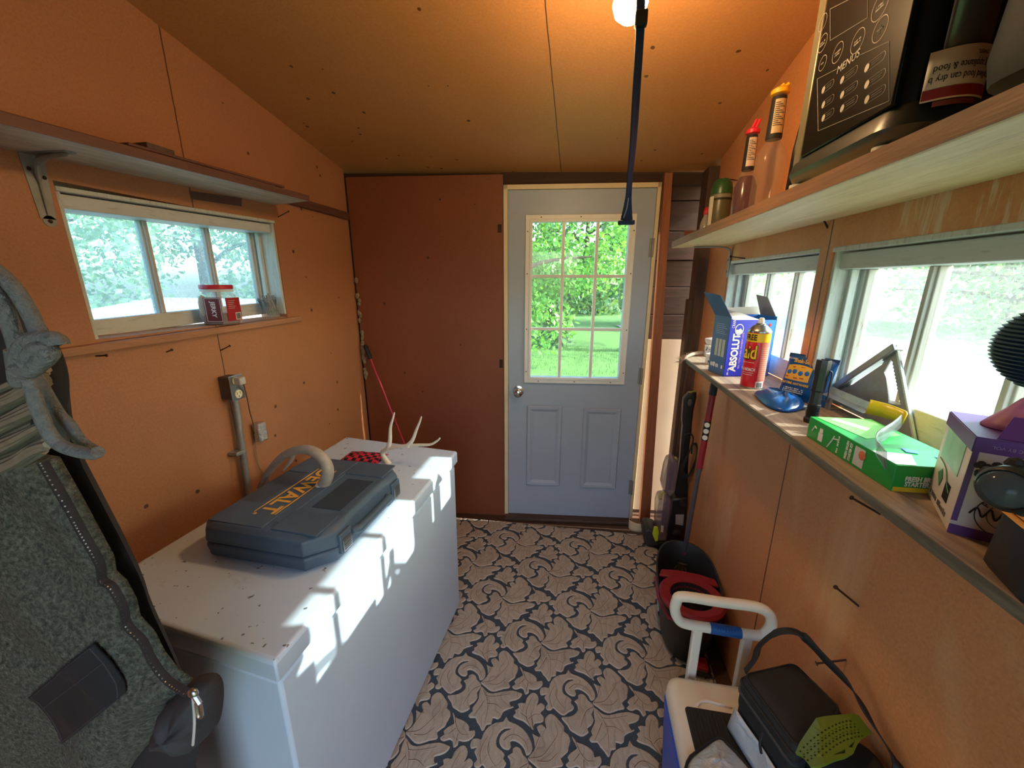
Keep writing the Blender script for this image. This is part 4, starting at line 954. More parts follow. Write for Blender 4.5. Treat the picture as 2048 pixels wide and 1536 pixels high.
h_ = obj('pull_handle', MB().tube(catmull(hp, 5, True), .0145, 12, closed=True), cwm, ck)
for x, y in ((1395, 1256), (1494, 1272)):
    p = PY(yh, x, y); obj('handle_post', MB().box((p.x-.013, yh-.011, .30), (p.x+.013, yh+.009, p.z)), cwm, ck, bevel=.004)
    obj('handle_bracket', MB().box((p.x-.02, .96, .29), (p.x+.02, yh+.014, .335)), cwm, ck, bevel=.004)
ta, tb = PY(yh, 1419, 1255.5), PY(yh, 1481, 1266); tp_ = obj('blue_tape', MB().cyl(ta, tb, .0153, n=14), plain('blue_tape', S(26, 84, 150), .5), h_)
m = MB(); random.seed(8); nrm = (CAM-ta); dd = (tb-ta).normalized(); nrm = (nrm-dd*nrm.dot(dd)).normalized(); uu = nrm.cross(dd)
for i in range(7):
    c = lerp(ta, tb, .2+.09*i)+nrm*.0153; m.tube([c-uu*.005*random.random(), c+uu*.005+dd*.004*random.random()], .0007, 4)
obj('ink_scribble', m, plain('faded_ink', S(16, 40, 90), .6), tp_)

# ---- lunch bag on the cooler
bt_ = [V((.437, .852)), V((.588, .912)), V((.640, .800)), V((.490, .690))]
lbg = thing('lunch_bag', 'black insulated lunch bag with a silver lining lying open on the cooler', 'bag', (.54, .81, .4265))
def bl_(z, ins=0, sh=0):
    c = sum((p for p in bt_), V((0, 0)))/4; out = []; n = 4
    for i, p in enumerate(bt_):
        a, b = bt_[i-1], bt_[(i+1) % n]; q = p+(c-p)*ins
        for t in (.10, .03, 0): out.append(q+(a-p)*(t if t else 0)*1+((b-p)*.02 if t == .03 else V((0, 0))))
        for t in (.03, .10): out.append(q+(b-p)*t+((a-p)*.0))
    return [V((p.x, p.y, z)) for p in out]
nyl = plain('black_nylon', S(34, 32, 32), .75, var=.2, sc=40, bump=.4, bs=700); nyb = plain('navy_black_nylon', S(26, 29, 36), .7, var=.2, bump=.4, bs=700)
sv = N('silver_lining'); sv.base(S(196, 204, 212)).rm(.45, .35); sv.bump(sv.noise(26, 4, .6, dist=1.2), .8, .008)
def q4(z, ins=0.0):
    c = sum((p for p in bt_), V((0, 0)))/4; P = [p+(c-p)*ins for p in bt_]; out = []
    for i in range(4):
        a, b, d_ = P[i], P[i-1], P[(i+1) % 4]
        for s_ in range(5):
            t = s_/4; e0, e1 = a+(b-a)*.12, a+(d_-a)*.12
            out.append(e0*(1-t)**2+a*2*t*(1-t)+e1*t*t)
    return [V((p.x, p.y, z)) for p in out]
m = MB(); m.loft([q4(.505, .01), q4(.515, -.01), q4(.575, -.01), q4(.592, .02), q4(.602, .14), q4(.604, .5)]); ub = obj('upper_compartment', m, nyl, lbg, ang=1.2)
m = MB(); m.loft([q4(.4268, .05), q4(.44, .02), q4(.504, .02)]); lb_ = obj('lower_compartment', m, nyb, lbg, ang=1.2)
m = MB(); m.tube(q4(.578, -.015), .004, 6, closed=True); m.tube(q4(.598, .075), .003, 6, closed=True); obj('piping', m, mats['matblack'], ub)
m = MB(); m.tube(q4(.553, -.015), .0045, 6, closed=True); obj('zipper', m, plain('dark_grey_zip', S(60, 66, 72), .5, .3), ub)
e_ = bt_[0]; e2 = bt_[3]; o_ = (e_-e2).normalized(); on_ = V((o_.y, -o_.x)); on_ = on_ if on_.dot(V((-1, 0))) > 0 else -on_
def sp_(t, s, z): q = e_+(e2-e_)*t+on_*s; return V((q.x, q.y, z))
m = MB(); m.sheet(lambda u, v: sp_(.04+.94*u, .004+.006*math.sin(u*9)*math.sin(3*v)+.012*(1-v), .432+.066*v), 16, 6); obj('silver_lining', m, sv.m, lbg, solid=.002)
fl = [PZ(.431, *p) for p in ((1374, 1526), (1400, 1500), (1431, 1478), (1444, 1478), (1453, 1486), (1475, 1508), (1500, 1538), (1520, 1570), (1440, 1640), (1370, 1600))]
c_ = sum(fl, V())/len(fl)
def flap(u, v): 
    n = len(fl)-1; i = min(int(u*n), n-1); p = lerp(fl[i], fl[i+1], u*n-i); q = lerp(p, c_, v); q.z = .4285+.022*math.sin(v*1.57)*(.7+.5*noise.noise(q*30)); return q
m = MB(); L_ = catmull(fl, 3, True); nL = len(L_)
rings = []
for v in (0, .12, .3, .55, .8, .97): 
    rings.append([V((lerp(p, c_, v).x, lerp(p, c_, v).y, .4285+.024*math.sin(v*1.57)*(.8+.45*noise.noise(V((p.x*40, p.y*40, v*3)))))) for p in L_])
m.loft(rings, cap0=False); fo = obj('open_flap', m, sv.m, lbg, solid=.002, ang=2)
m = MB(); m.tube([p+V((0, 0, .001)) for p in L_], .0035, 6, closed=True); obj('flap_binding', m, mats['matblack'], fo)
q = [V((.455, .868, .590)), PX(.475, 1509, 1318), PX(.50, 1520, 1290), PX(.535, 1556, 1264), PX(.575, 1600, 1268), PX(.605, 1650, 1318), PX(.628, 1700, 1372), PX(.642, 1745, 1448), PX(.648, 1800, 1545), V((.630, .66, .57))]
cs = catmull(q, 6); n_ = len(cs); m = MB()
L = []
for i, p in enumerate(cs):
    t = (cs[min(n_-1, i+1)]-cs[max(0, i-1)]).normalized(); wv = V((.25, 1, -.2)) if i < n_*.45 else V((-.5, .8, .7)); wv = (wv-t*wv.dot(t)).normalized(); hw_ = .009 if i < n_*.3 else .012
    L.append((p-wv*hw_, p+wv*hw_))
m.sheet(lambda u, v: lerp(*L[min(n_-1, int(v*(n_-1)+.5))], u), 2, n_-1); obj('shoulder_strap', m, mats['matblack'], lbg, solid=.003)
m = MB(); m.tube([V((.56, .735, .575)), V((.61, .71, .56)), V((.645, .66, .50))], .012, 8, flat=.4); obj('side_pocket', m, nyl, lbg)
m = MB(); m.loft([rr(.535, .655, .575, .745, .4275, .03), rr(.53, .657, .57, .75, .50, .035), rr(.535, .657, .575, .745, .585, .035), rr(.55, .645, .59, .73, .598, .03)]); obj('rear_body_shadow', m, nyl, lbg, ang=1.2)  # block and pocket fill in bag body plus the strap's shadow on the wall
# side pocket pull
pz = obj('zip_pull', MB().tube(catmull([sp_(.62, .02, .56), sp_(.66, .03, .545), sp_(.7, .028, .52)], 4), .003, 6), mats['matblack'], lbg)

# ---- olive perforated plastic piece on the bag
GF_o, GF_u = PZ(.60, 1592, 1508), PZ(.64, 1705, 1430)
gz_ = lambda x, y: PZ(interp([(1590, .612), (1640, .640), (1700, .648), (1745, .632)], x), x, y)
outer = [(1592, 1508), (1600, 1488), (1612, 1470), (1624, 1452), (1633, 1438), (1650, 1434), (1680, 1431), (1705, 1428), (1716, 1432), (1730, 1450), (1743, 1467), (1735, 1472), (1722, 1478), (1712, 1492), (1706, 1508), (1690, 1516), (1668, 1522), (1650, 1530), (1632, 1536), (1622, 1536), (1612, 1522), (1604, 1513)]
def ghole(cx_, cy_, r, n=4): return [(cx_+r*math.cos(math.pi/2*i)*1.02, cy_+r*math.sin(math.pi/2*i)) for i in range(n)]
holes = []
for j in range(6):
    for i in range(15):
        t = i/14; x = 1602+j*3.9+t*98+(3.4 if j % 2 else 0); y = 1505-62*math.sin(t*1.45)**.9+j*5.6+(1.0 if j % 2 else 0)
        if 1600 < x < 1737 and y < 1522-(x-1620)*.33+j*0: holes.append(ghole(x, y, 2.55))
holes += [[(1666, 1512), (1690, 1500), (1690, 1508)], [(1696, 1496), (1708, 1482), (1704, 1496)]]
b = bmesh.new()
for loop in [outer]+holes:
    v = [b.verts.new((p[0], p[1], 0)) for p in loop]
    for i in range(len(v)): b.edges.new((v[i], v[(i+1) % len(v)]))
bmesh.ops.triangle_fill(b, edges=b.edges[:], use_beauty=True)
m = MB(); ix = {v: m.b.verts.new(gz_(v.co.x, v.co.y)) for v in b.verts}
for f in b.faces: m.face([ix[v] for v in f.verts])
b.free()
tag(obj('perforated_guard', m, plain('olive_plastic', S(104, 122, 32), .4, var=.08), smooth=False, solid=.005), 'olive green perforated plastic guard lying on the near side of the black bag', 'plastic guard')

# ---- things along the sill -------------------------------------------------
def crate(fr, lo, hi): return MB().hexa([fr(a, b, c) for c in (lo[2], hi[2]) for a, b in ((lo[0], lo[1]), (hi[0], lo[1]), (hi[0], hi[1]), (lo[0], hi[1]))])
# tuft
tf = [PZ(SZ+.012, *p) for p in ((1404, 706), (1390, 707), (1378, 711), (1368, 718), (1360, 726))]; tf[-1] = PY(1.90, 1360, 727); tf[-2] = PY(1.885, 1368, 718)
tg = thing('fur_tuft', 'tan dried tuft hanging over the far end of the sill board', 'tuft', tf[0]-V((0, 0, .012)))
tm = plain('dry_tan_fibre', S(176, 152, 128), .9, var=.3, sc=120)
pts = catmull(tf, 5); obj('core', MB().tube(pts, [.011-.009*(i/len(pts)) for i in range(len(pts))], 8), tm, tg)
random.seed(9); m = MB()
for i in range(160):
    k_ = random.random()**.8; p = pts[int(k_*(len(pts)-1))]; d_ = V((random.gauss(0, .5), .3+random.random(), random.gauss(0, .5))).normalized()*(.012+.022*k_); m.tube([p, p+d_*.6+V((-.004, 0, 0)), p+d_+V((-.01, 0, -.004))], [.0009, .0007, .0002], 3)
obj('fibres', m, tm, tg)['kind'] = 'stuff'
# small jars and bowl
jl = N('grey_patterned_label'); vo = jl.n('TexVoronoi'); vo.inputs['Scale'].default_value = 70; jl.l(jl.pos(), vo.inputs['Vector']); jl.base(jl.ramp(vo.outputs['Distance'], [(.25, S(58, 74, 84)), (.5, S(214, 220, 222))])).rm(.4)
for (px, py, lab, hh) in ((1424, 728, 'small patterned tub with a white lid beside the blue box, nearer the front edge', .044), (1420, 712, 'small patterned tub with a white lid behind the front tub, under the bowl', .052)):
    c = PZ(SZ, px, py); t = thing('small_tub', lab, 'tub', c, group='small tubs on the sill')
    if py == 712: c0t = c
    obj('tub_body', MB().lathe([(.026, 0), (.028, .002), (.028, hh-.008), (.026, hh-.006)], c, n=24), jl.m, t)
    obj('lid', MB().lathe([(.027, hh-.007), (.0285, hh-.006), (.0285, hh), (.024, hh+.002), (.001, hh+.002)], c, n=24), mats['white'], t)
wb_ = thing('bowl', 'small white bowl upside up on the stacked tubs beside the blue box', 'bowl', c0t+V((0, 0, .0545)))
cbw = c0t+V((0, 0, .0545)); obj('bowl_body', MB().lathe([(.016, 0), (.024, .006), (.030, .018), (.031, .024), (.0285, .024), (.027, .018), (.02, .009), (.001, .006)], cbw, n=28), plain('white_ceramic', S(226, 224, 216), .3, var=.04), wb_)
obj('lid', MB().lathe([(.0295, .0245), (.0315, .0255), (.030, .030), (.012, .034), (.001, .034)], cbw, n=28), mats['white'], wb_)

# blue drinks carton
B0, B1 = PZ(SZ, 1446, 753), PZ(SZ, 1535, 752); bu = (B1-B0); bw = bu.length; bu.normalize(); bn = V((-bu.y, bu.x, 0)); bh, bd_ = .222, .105
vb = thing('drinks_carton', 'tall blue drinks carton with open flaps standing behind the red spray can', 'carton', B0+bu*bw/2+bn*bd_/2)
k = N('blue_carton'); sep = k.n('SeparateXYZ'); mp_ = k.n('TexCoord'); k.l(mp_.outputs['Object'], sep.inputs[0])
gx = k.math('ADD', k.math('MULTIPLY', sep.outputs[0], 5.5), k.math('MULTIPLY', sep.outputs[2], 1.2))
k.base(k.ramp(gx, [(.0, S(40, 52, 200)), (.42, S(70, 70, 205)), (.62, S(50, 130, 215)), (.9, S(50, 160, 205))])).rm(.4); bcm = k.m
BF = F(B0, bu, (0, 0, 1))
m = MB()
for fr_, w_, lo_ in ((BF, bw, 0),): m.fbox(BF, 0, bw, 0, bh, -bd_, -bd_+.002).fbox(BF, 0, bw, 0, bh-.012, -.002, 0).fbox(BF, 0, .002, 0, bh, -bd_, 0).fbox(BF, bw-.002, bw, 0, bh, -bd_, 0).fbox(BF, 0, bw, 0, .003, -bd_, 0)
bb = obj('carton', m, bcm, vb, smooth=False)
kr = plain('grey_card_inside', S(150, 146, 142), .8, var=.05)
SF = F(B0+bn*bd_, -bn, (0, 0, 1))
lp = plain('steel_blue_side', S(62, 96, 150), .5, var=.06)
sd = obj('side_panel', MB().fbox(SF, .002, bd_-.001, .001, bh-.001, -.0006, .0004), lp, vb, smooth=False)
m = MB()
for i in range(3): m.fbox(SF, .03+.022*i, .046+.022*i, .07, .135, .0004, .0012)
obj('can_picture', m, plain('pale_can_print', S(176, 186, 176), .5), sd, smooth=False)
m = MB()
for i in range(6): m.fbox(SF, .02, .09-.01*(i % 3), .155+.007*i, .1565+.007*i, .0004, .0009)
obj('fine_print', m, plain('pale_blue_print', S(150, 176, 214), .5), sd, smooth=False)
marks('white_print', F(SF(0, 0, .0004), SF.r, SF.u), .012, .092, .022, .05, mats['white'], sd, 1, 4)
text('lettering', 'ABSOLUT', .037, mats['white'], bb, F(BF(.031, .09, .0004), (0, 0, 1), -bu), 0, 0, .0006, sx=.88, bold=.0013)
text('lettering', 'REAL VODKA & REAL CRANBERRY JUICE', .0088, plain('pink_print', S(226, 176, 226), .5), bb, F(BF(.053, .097, .0004), (0, 0, 1), -bu), 0, 0, .0006, sx=.85)
text('lettering', 'CRAN', .016, mats['white'], bb, F(BF(.014, .196, .0004), (0, 0, 1), -bu), 0, 0, .0006, sx=.7)
text('lettering', '=', .022, mats['white'], bb, F(BF(.036, .152, .0004), (0, 0, 1), -bu), 0, 0, .0006)
c1 = BF(.036, .176, .0004); m = MB(); OFr = F(c1, bu, (0, 0, 1))
el = [(.018*math.cos(t)*.9, .020*math.sin(t)) for t in [2*math.pi*i/28 for i in range(28)]]
m.ring(OFr, el, .0028, .0009); obj('oval_badge', m, mats['white'], bb, smooth=False)
m = MB(); m.prism([OFr(.012*math.cos(t), -.004+.012*math.sin(t), .0005) for t in [R(a) for a in (160, 200, 240, 280, 320, 360)]]+[OFr(.004, .004, .0005), OFr(-.004, -.002, .0005)], OFr.n*.0006); obj('wave_mark', m, mats['white'], bb, smooth=False)
m = MB(); m.ring(BF, [(.125+.018*math.cos(t), .03+.02*math.sin(t)) for t in [2*math.pi*i/26 for i in range(26)]], .002, .0009); obj('ring_badge', m, mats['white'], bb, smooth=False); marks('small_print', F(BF(.018, .006, .0004), (0, 0, 1), -bu), 0, .026, 0, .008, mats['white'], bb, 1, 5)
m = MB(); random.seed(12)
for (u_, v_, r_) in ((.083, .176, .007), (.118, .196, .009), (.105, .184, .006), (.150, .192, .006), (.128, .180, .007), (.155, .165, .006)):
    m.lathe([(r_, 0), (r_*.9, .0012), (.001, .0016)], BF(u_, v_, .0003), BF.n, 14)
obj('berry_print', m, plain('cranberry_red', S(196, 50, 70), .4), bb)
m = MB(); random.seed(13)
for i in range(40): m.fbox(BF, *(lambda u_: (u_, u_+.0014))(random.uniform(.07, .16)), *(lambda v_: (v_, v_+.0014))(random.uniform(.05, .16)), 0, .0006)
obj('speckle_print', m, plain('lilac_speckle', S(200, 180, 240), .5), bb, smooth=False)
m = MB(); m.prism([BF(.07, .125, .0003), BF(.115, .125, .0003), BF(.11, .143, .0003), BF(.076, .141, .0003)], BF.n*.0006); obj('pink_splash', m, plain('pink_splash', S(236, 150, 200), .5), bb, smooth=False)
def flapq(a, b, c, d, nm, mt, lab=None):
    o = obj(nm, MB().prism([a, b, c, d], (b-a).cross(c-a).normalized()*.0016), mt, vb, smooth=False)
    if lab: o['label'] = lab
    return o
flapq(SF(0, bh), SF(bd_, bh), SF(bd_-.012, bh+.075, .042), SF(.0, bh+.085, .055), 'flap', lp, 'steel blue open flap on the left')
flapq(BF(.0, bh, -bd_), BF(bw, bh, -bd_), BF(bw-.002, bh+.03, -bd_-.006), BF(.004, bh+.024, -bd_-.006), 'flap', kr)
flapq(BF(bw, bh, -.01), BF(bw, bh, -bd_+.01), BF(bw-.03, bh+.075, -bd_+.012), BF(bw-.035, bh+.068, -.02), 'flap', kr, 'grey card flap bent up on the right')
m = MB(); m.sheet(lambda u, v: BF(.01+.1*u, bh-.012+.022*math.sin(v*1.5)*math.sin(.4+2.4*u), -.004-.07*v), 10, 6); obj('torn_wrap', m, plain('white_film', S(232, 236, 238), .35), vb, solid=.001)
# red spray can
Rc = PZ(SZ, 1502, 777); p_ = PZ(SZ, 1478, 772); q_ = PZ(SZ, 1526, 775); rc = (p_+q_)/2; rr_ = (q_-p_).length/2*.93; vd = (CAM-rc); vd.z = 0; vd.normalize(); vr = V((-vd.y, vd.x, 0))
t = thing('spray_can', 'red and yellow insect spray can without its cap on the sill', 'spray can', rc)
zt = PY(rc.y, 1510, 664).z-SZ
obj('can_body', MB().lathe([(rr_*.96, 0), (rr_, .004), (rr_, zt), (rr_*.97, zt+.002)], rc, n=36, x=vr), plain('can_red', S(206, 30, 46), .3, var=.04), t)
obj('rim', MB().lathe([(rr_*.985, -.0002), (rr_*1.03, .001), (rr_*1.03, .005), (rr_*.985, .006)], rc, n=36), mats['steel'], t)
def arc(m, a0_, a1_, z0, z1, r, n=18):
    def fn(u, v): a = R(lerp(a0_, a1_, u)); dv = vd*math.cos(a)+vr*math.sin(a); return rc+dv*r+V((0, 0, lerp(z0, z1, v)))
    return m.sheet(fn, n, 1)
rb = rr_+.0006
obj('yellow_band', arc(MB(), -180, 180, zt-.030, zt-.002, rb, 48), plain('label_yellow', S(240, 196, 20), .35, var=.03), t)
bkp = obj('back_label', arc(MB(), 22, 150, .022, zt-.031, rb), plain('pink_text_panel', S(226, 120, 110), .4, var=.05), t)
m = MB()
for i in range(16): arc(m, 26, 78, .035+.0068*i, .0362+.0068*i, rb+.0004, 6)
obj('fine_print', m, plain('pale_print2', S(250, 214, 170), .4), bkp)
arcb = obj('barcode_field', arc(MB(), 18, 66, .004, .026, rb+.0004), mats['white'], t)
m = MB()
for i in range(9): arc(m, 22+4*i, 23.6+4*i+(i % 2), .006, .022, rb+.0009, 1)
obj('barcode_bars', m, mats['matblack'], arcb)
def curved_text(s, size, a_c, z, mt, bold=0, sx=.8, nm='lettering'):
    fr_ = F(V((0, 0, 0)), (1, 0, 0), (0, 1, 0)); o = text(nm, s, size, mt, t, fr_, 0, 0, 0, sx=sx, bold=bold); inv = WM[t.name].inverted(); me = o.data
    for v in me.vertices:
        w_ = WM[t.name] @ v.co; a = R(a_c)+w_.x/rb; dv = vd*math.cos(a)+vr*math.sin(a); v.co = inv @ (rc+dv*(rb+.0006+max(0, w_.z))+V((0, 0, z+w_.y)))
    return o
curved_text('FREE', .026, -38, zt-.016, mats['matblack'], .0006, .7)
curved_text('Raid', .062, -52, zt-.066, mats['matblack'], .0035, .62); curved_text('Raid', .062, -52.5, zt-.0655, plain('logo_yellow', S(248, 208, 30), .35), .0012, .62)
curved_text('ANT & ROACH', .014, -42, .064, mats['white'], .0003, .62)
m = MB(); arc(m, -60, 0, .053, .0543, rb+.0004); arc(m, -60, -4, .046, .0473, rb+.0004); arc(m, -70, -2, zt-.098, zt-.0967, rb+.0004); obj('white_rule', m, mats['white'], t)
obj('dome', MB().lathe([(rr_*1.02, zt), (rr_*1.02, zt+.004), (rr_*.9, zt+.010), (rr_*.6, zt+.021), (rr_*.42, zt+.024), (rr_*.42, zt+.028), (rr_*.25, zt+.030), (.001, zt+.030)], rc, n=36), mats['steel'], t)
obj('nozzle', MB().lathe([(.009, zt+.029), (.0095, zt+.038), (.006, zt+.046), (.001, zt+.046)], rc, n=16), mats['white'], t)
# blue pouch standing
A0, A1 = PZ(SZ, 1553, 790), PZ(SZ, 1648, 816); au = A1-A0; aw = au.length; au.normalize(); ad = V((-au.y, au.x, 0)); ph = .135
pb_ = plain('blue_pouch', S(18, 84, 156), .28, var=.06); PO = thing('snack_pouch', 'blue snack bag pouch standing against the window sash', 'pouch', (A0+au*aw/2))
PF = F(A0, au, V((0, 0, 1))+ad*.22)
def po(z, b): 
    v = z*ph; th = .016*(math.sin(math.pi*min(1, z*1.02))**.6 if 0 < z < .98 else .03)
    wv = aw*(1-.04*math.sin(z*3.1))
    return [PF(aw/2+wv/2*math.cos(t), v, th*math.sin(t)*b) for t in [2*math.pi*i/28 for i in range(28)]]
m = MB(); m.loft([po(z/12, 1) for z in range(13)]); pbd = obj('pouch_body', m, pb_, PO)
hs = lambda z: .016*math.sin(math.pi*min(1, max(.02, z/ph)*1.02))**.6
PL = lambda u, v: max(.0006, hs(v)*math.sqrt(max(0, 1-((u-aw/2)/(aw/2))**2)))+.0012
def pdecal(pts_, mt, nm, par=pbd):
    return obj(nm, MB().prism([PF(u, v, PL(u, v)) for u, v in pts_], PF.n*.0006), mt, par, smooth=False)
yl = plain('label_orange_yellow', S(236, 182, 62), .4, var=.05)
m = MB(); m.sheet(lambda u, v: PF(.014+.072*u, .058+.042*v+.006*math.sin(math.pi*u)*(v-.2), PL(.014+.072*u, .058+.042*v)), 14, 6); pic = obj('picture_panel', m, yl, pbd)
m = MB(); random.seed(21)
for i, u in enumerate((.024, .040, .058, .076)):
    m.lathe([(.0075, 0), (.006, .002), (.001, .0024)], PF(u, .080+.003*(i % 2), PL(u, .08)), PF.n, 8)
obj('small_picture', m, plain('picture_blue', S(40, 110, 190), .4), pic)
m = MB()
for i, (u, v) in enumerate(((.022, .066), (.048, .064), (.066, .066), (.036, .096), (.06, .098))): m.fbox(F(PF(u, v, PL(u, v)), PF.r, PF.u), -.006, .006, -.0016, .0016, 0, .0006)
obj('red_tag', m, plain('tag_red', S(196, 50, 46), .4), pic, smooth=False)
text('lettering', 'Snak-Saks', .017, yl, pbd, PF, .054, .116, PL(.05, .116)+.001, sx=.85, bold=.0004)
text('lettering', 'ANYTIME ANYWHERE', .0095, yl, pbd, PF, .05, .047, PL(.05, .047)+.001, sx=.88, bold=.0002)
marks('small_print', F(PF(0, 0, PL(.05, .03)+.0006), PF.r, PF.u), .022, .08, .020, .036, mats['white'], pbd, 3, 6)
text('lettering', 'RECLOSABLE', .007, mats['white'], pbd, PF, .018, .121, PL(.018, .121)+.001, sx=.7)
m = MB(); m.fbox(PF, 0, aw, ph-.010, ph+.002, -.0012, .0016); obj('top_seal', m, plain('dark_blue_seal', S(20, 50, 90), .35), pbd, smooth=False)
# blue pouch lying
LC = [PZ(SZ, *p) for p in ((1508, 789), (1530, 813), (1568, 826), (1598, 823), (1611, 815), (1592, 803), (1566, 793), (1535, 786))]
c_ = sum(LC, V())/8; m = MB(); LL = catmull(LC, 4, True); 
rings = [[V((lerp(p, c_, v).x, lerp(p, c_, v).y, SZ+.001+h*(1+.55*noise.noise(V((p.x*60, p.y*60, v*5)))))) for p in LL] for v, h in ((0, .004), (.06, .009), (.2, .019), (.45, .026), (.75, .029), (.98, .028))]
m.loft([[V((p.x, p.y, SZ+.0005)) for p in rings[1]]]+rings); fp = tag(obj('snack_pouch', m, pb_, ang=2), 'shiny blue pouch lying flat on the sill in front of the standing pouch', 'pouch')
e0, e1 = PZ(SZ, 1586, 804), PZ(SZ, 1612, 820); ed = (e1-e0).normalized(); en = V((ed.y, -ed.x, 0))
m = MB(); m.sheet(lambda u, v: lerp(e0, e1, u)+en*(-.004+.016*v)+V((0, 0, .009-.004*v+.002*math.sin(u*9))), 8, 2); obj('silver_seal', m, sv.m, fp, solid=.001)
# flashlight
fc = (PZ(SZ, 1612, 845)+PZ(SZ, 1640, 850))/2+V((0, .012, 0)); fr2 = .0155; ftop = .160
t = thing('flashlight', 'black ridged flashlight standing on end on the sill beside the green box', 'flashlight', fc)
tl = V((.02, 0, 1)).normalized()
prof = [(fr2*.95, 0), (fr2*1.06, .002), (fr2*1.06, .010), (fr2*.86, .014), (fr2*.84, .05), (fr2*.80, .055), (fr2*.80, .08), (fr2*.92, .084), (fr2*.9, .12), (fr2*1.02, .126), (fr2*1.04, ftop-.004), (fr2*.98, ftop), (fr2*.8, ftop), (fr2*.7, ftop-.006), (.001, ftop-.006)]
bd2 = obj('barrel', MB().lathe(prof, fc, tl, 8), mats['black'], t, ang=.3)
m = MB()
for i in range(9):
    z = .018+.0036*i; m.lathe([(fr2*.85, z), (fr2*.95, z+.0012), (fr2*.85, z+.0024)], fc, tl, 12)
obj('grip_ridge', m, mats['black'], t)
m = MB(); cd2 = (vd*.6+V((.9, 0, 0))).normalized(); m.tube(catmull([fc+cd2*fr2*.9+tl*.06, fc+cd2*fr2*1.45+tl*.066, fc+cd2*fr2*1.35+tl*.1, fc+cd2*fr2*1.3+tl*.13, fc+cd2*fr2+tl*.135], 4), .0035, 6, flat=.5); obj('pocket_clip', m, mats['black'], t)
obj('lens', MB().lathe([(fr2*.8, ftop-.005), (.001, ftop-.005)], fc, tl, 16), plain('clear_lens', S(150, 160, 166), .1), t)
# speed square
sx_ = .7255; SQ = F(PX(sx_, 1828, 880), (0, 1, 0), (0, 0, 1)); sq = lambda x, y: (lambda p: ((p-SQ.o).dot(SQ.r), (p-SQ.o).dot(SQ.u)))(PX(sx_, x, y))
v1, v2, v3 = V(sq(1650, 786)), V(sq(1793, 690)), V(sq(1830, 884)); v3.y = max(v3.y, SZ+.001-SQ.o.z); v1.y = max(v1.y, SZ+.001-SQ.o.z)
alu = plain('scuffed_aluminium', S(172, 176, 178), .38, .75, var=.15, sc=50)
t = thing('rafter_square', 'triangular aluminium rafter square leaning on the near window sash', 'square', PX(sx_, 1740, 860).xy.to_3d()+V((0, 0, SZ)))
h1 = [sq(*p) for p in ((1690, 771), (1760, 721), (1768, 722), (1764, 729), (1700, 772), (1688, 776))]
tth = []
for i in range(13): q_ = i/12; x, y = lerp(1783, 1799, q_), lerp(722, 806, q_); tth += [(x, y), (x+2.6, y+2.6)]
h2 = [sq(*p) for p in [(1781, 720)]+tth+[(1797, 810), (1777, 806), (1776, 790), (1774, 770), (1772, 755), (1768, 744)]]
m = MB(); plate(m, SQ, [v1, v2, v3], [h1, h2], .003); pl_ = obj('plate', m, alu, t, smooth=False)
d12 = (v2-v1).normalized(); n12 = V((d12.y, -d12.x)); n12 = n12 if n12.dot(v3-v1) > 0 else -n12
m = MB(); m.hexa([SQ(*(p+n12*s_), c) for c in (-.0085, .012) for p, s_ in ((v1, -.004), (v2, -.004), (v2, .014), (v1, .014))]); obj('fence', m, alu, t, smooth=False, bevel=.002)
d23 = (v3-v2).normalized(); m = MB(); n23 = V((-d23.y, d23.x)); n23 = n23 if n23.dot(v1-v2) > 0 else -n23
m.hexa([SQ(*(p+n23*s_), c) for c in (-.001, .0042) for p, s_ in ((v2, -.001), (v3, -.001), (v3, .004), (v2, .004))]); obj('edge_strip', m, plain('bright_aluminium', S(226, 230, 232), .25, .6), t, smooth=False)
text('lettering', '4 1/2', .008, mats['matblack'], pl_, F(SQ(*(V(sq(1693, 772))), .003), SQ(*(v1))-SQ(*(v2)), (0, 0, 1)), 0, .0, .0005)
# steel rule in front of it
a, b = PX(.690, 1657, 784), PX(.676, 1742, 822); b.z -= .0
m = MB(); dv = (b-a); up_ = V((.25, 0, 1)); m.prism([a, b, b+V((.004, 0, .016)), a+V((.004, 0, .016))], (.0015, 0, 0)); m.prism([a, b, b+V((-.02, -.006, -.004)), a+V((-.02, -.006, -.004))], (0, 0, -.0015))
lo_ = min(v.co.z for v in m.b.verts); 
m.box((a.x-.004, a.y-.02, SZ), (a.x+.002, a.y-.004, a.z)); tag(obj('steel_angle', m, alu, smooth=False), 'thin bent steel angle strip lying between the flashlight and the rafter square', 'metal strip')
# green carton
G0, G1 = PZ(SZ, 1780, 982), PZ(SZ, 1612, 872); gu = (G1-G0); gl = gu.length; gu.normalize(); gn = V((gu.y, -gu.x, 0)); gw, gh = .124, .048
gt = thing('brush_kit_box', 'green cleaning brush starter kit box lying flat on the sill', 'box', G0+gu*gl/2+gn*gw/2)
gm_ = plain('green_card', S(24, 156, 66), .35, var=.05); GT = F(G0+V((0, 0, gh)), -gu, gn)
o = obj('carton', MB().hexa([G0+gu*a+gn*b+V((0, 0, c)) for c in (0, gh) for a, b in ((0, 0), (0, gw), (gl, gw), (gl, 0))]), gm_, gt, smooth=False, bevel=.0015)
GS = F(G0+gu*gl, -gu, (0, 0, 1)); GE = F(G0, gn, (0, 0, 1))
lg = plain('light_green_patch', S(130, 214, 120), .35, var=.06); wg = mats['white']
TPF = F(G0+gu*gl+V((0, 0, gh)), -gu, gn)
obj('pale_patch', MB().prism([TPF(*p) for p in ((.004, .01, .0002), (.13, .03, .0002), (.10, .11, .0002), (.006, .12, .0002))], (0, 0, .0006)), lg, o, smooth=False)  # lighter green shape on the box top, with white ones next
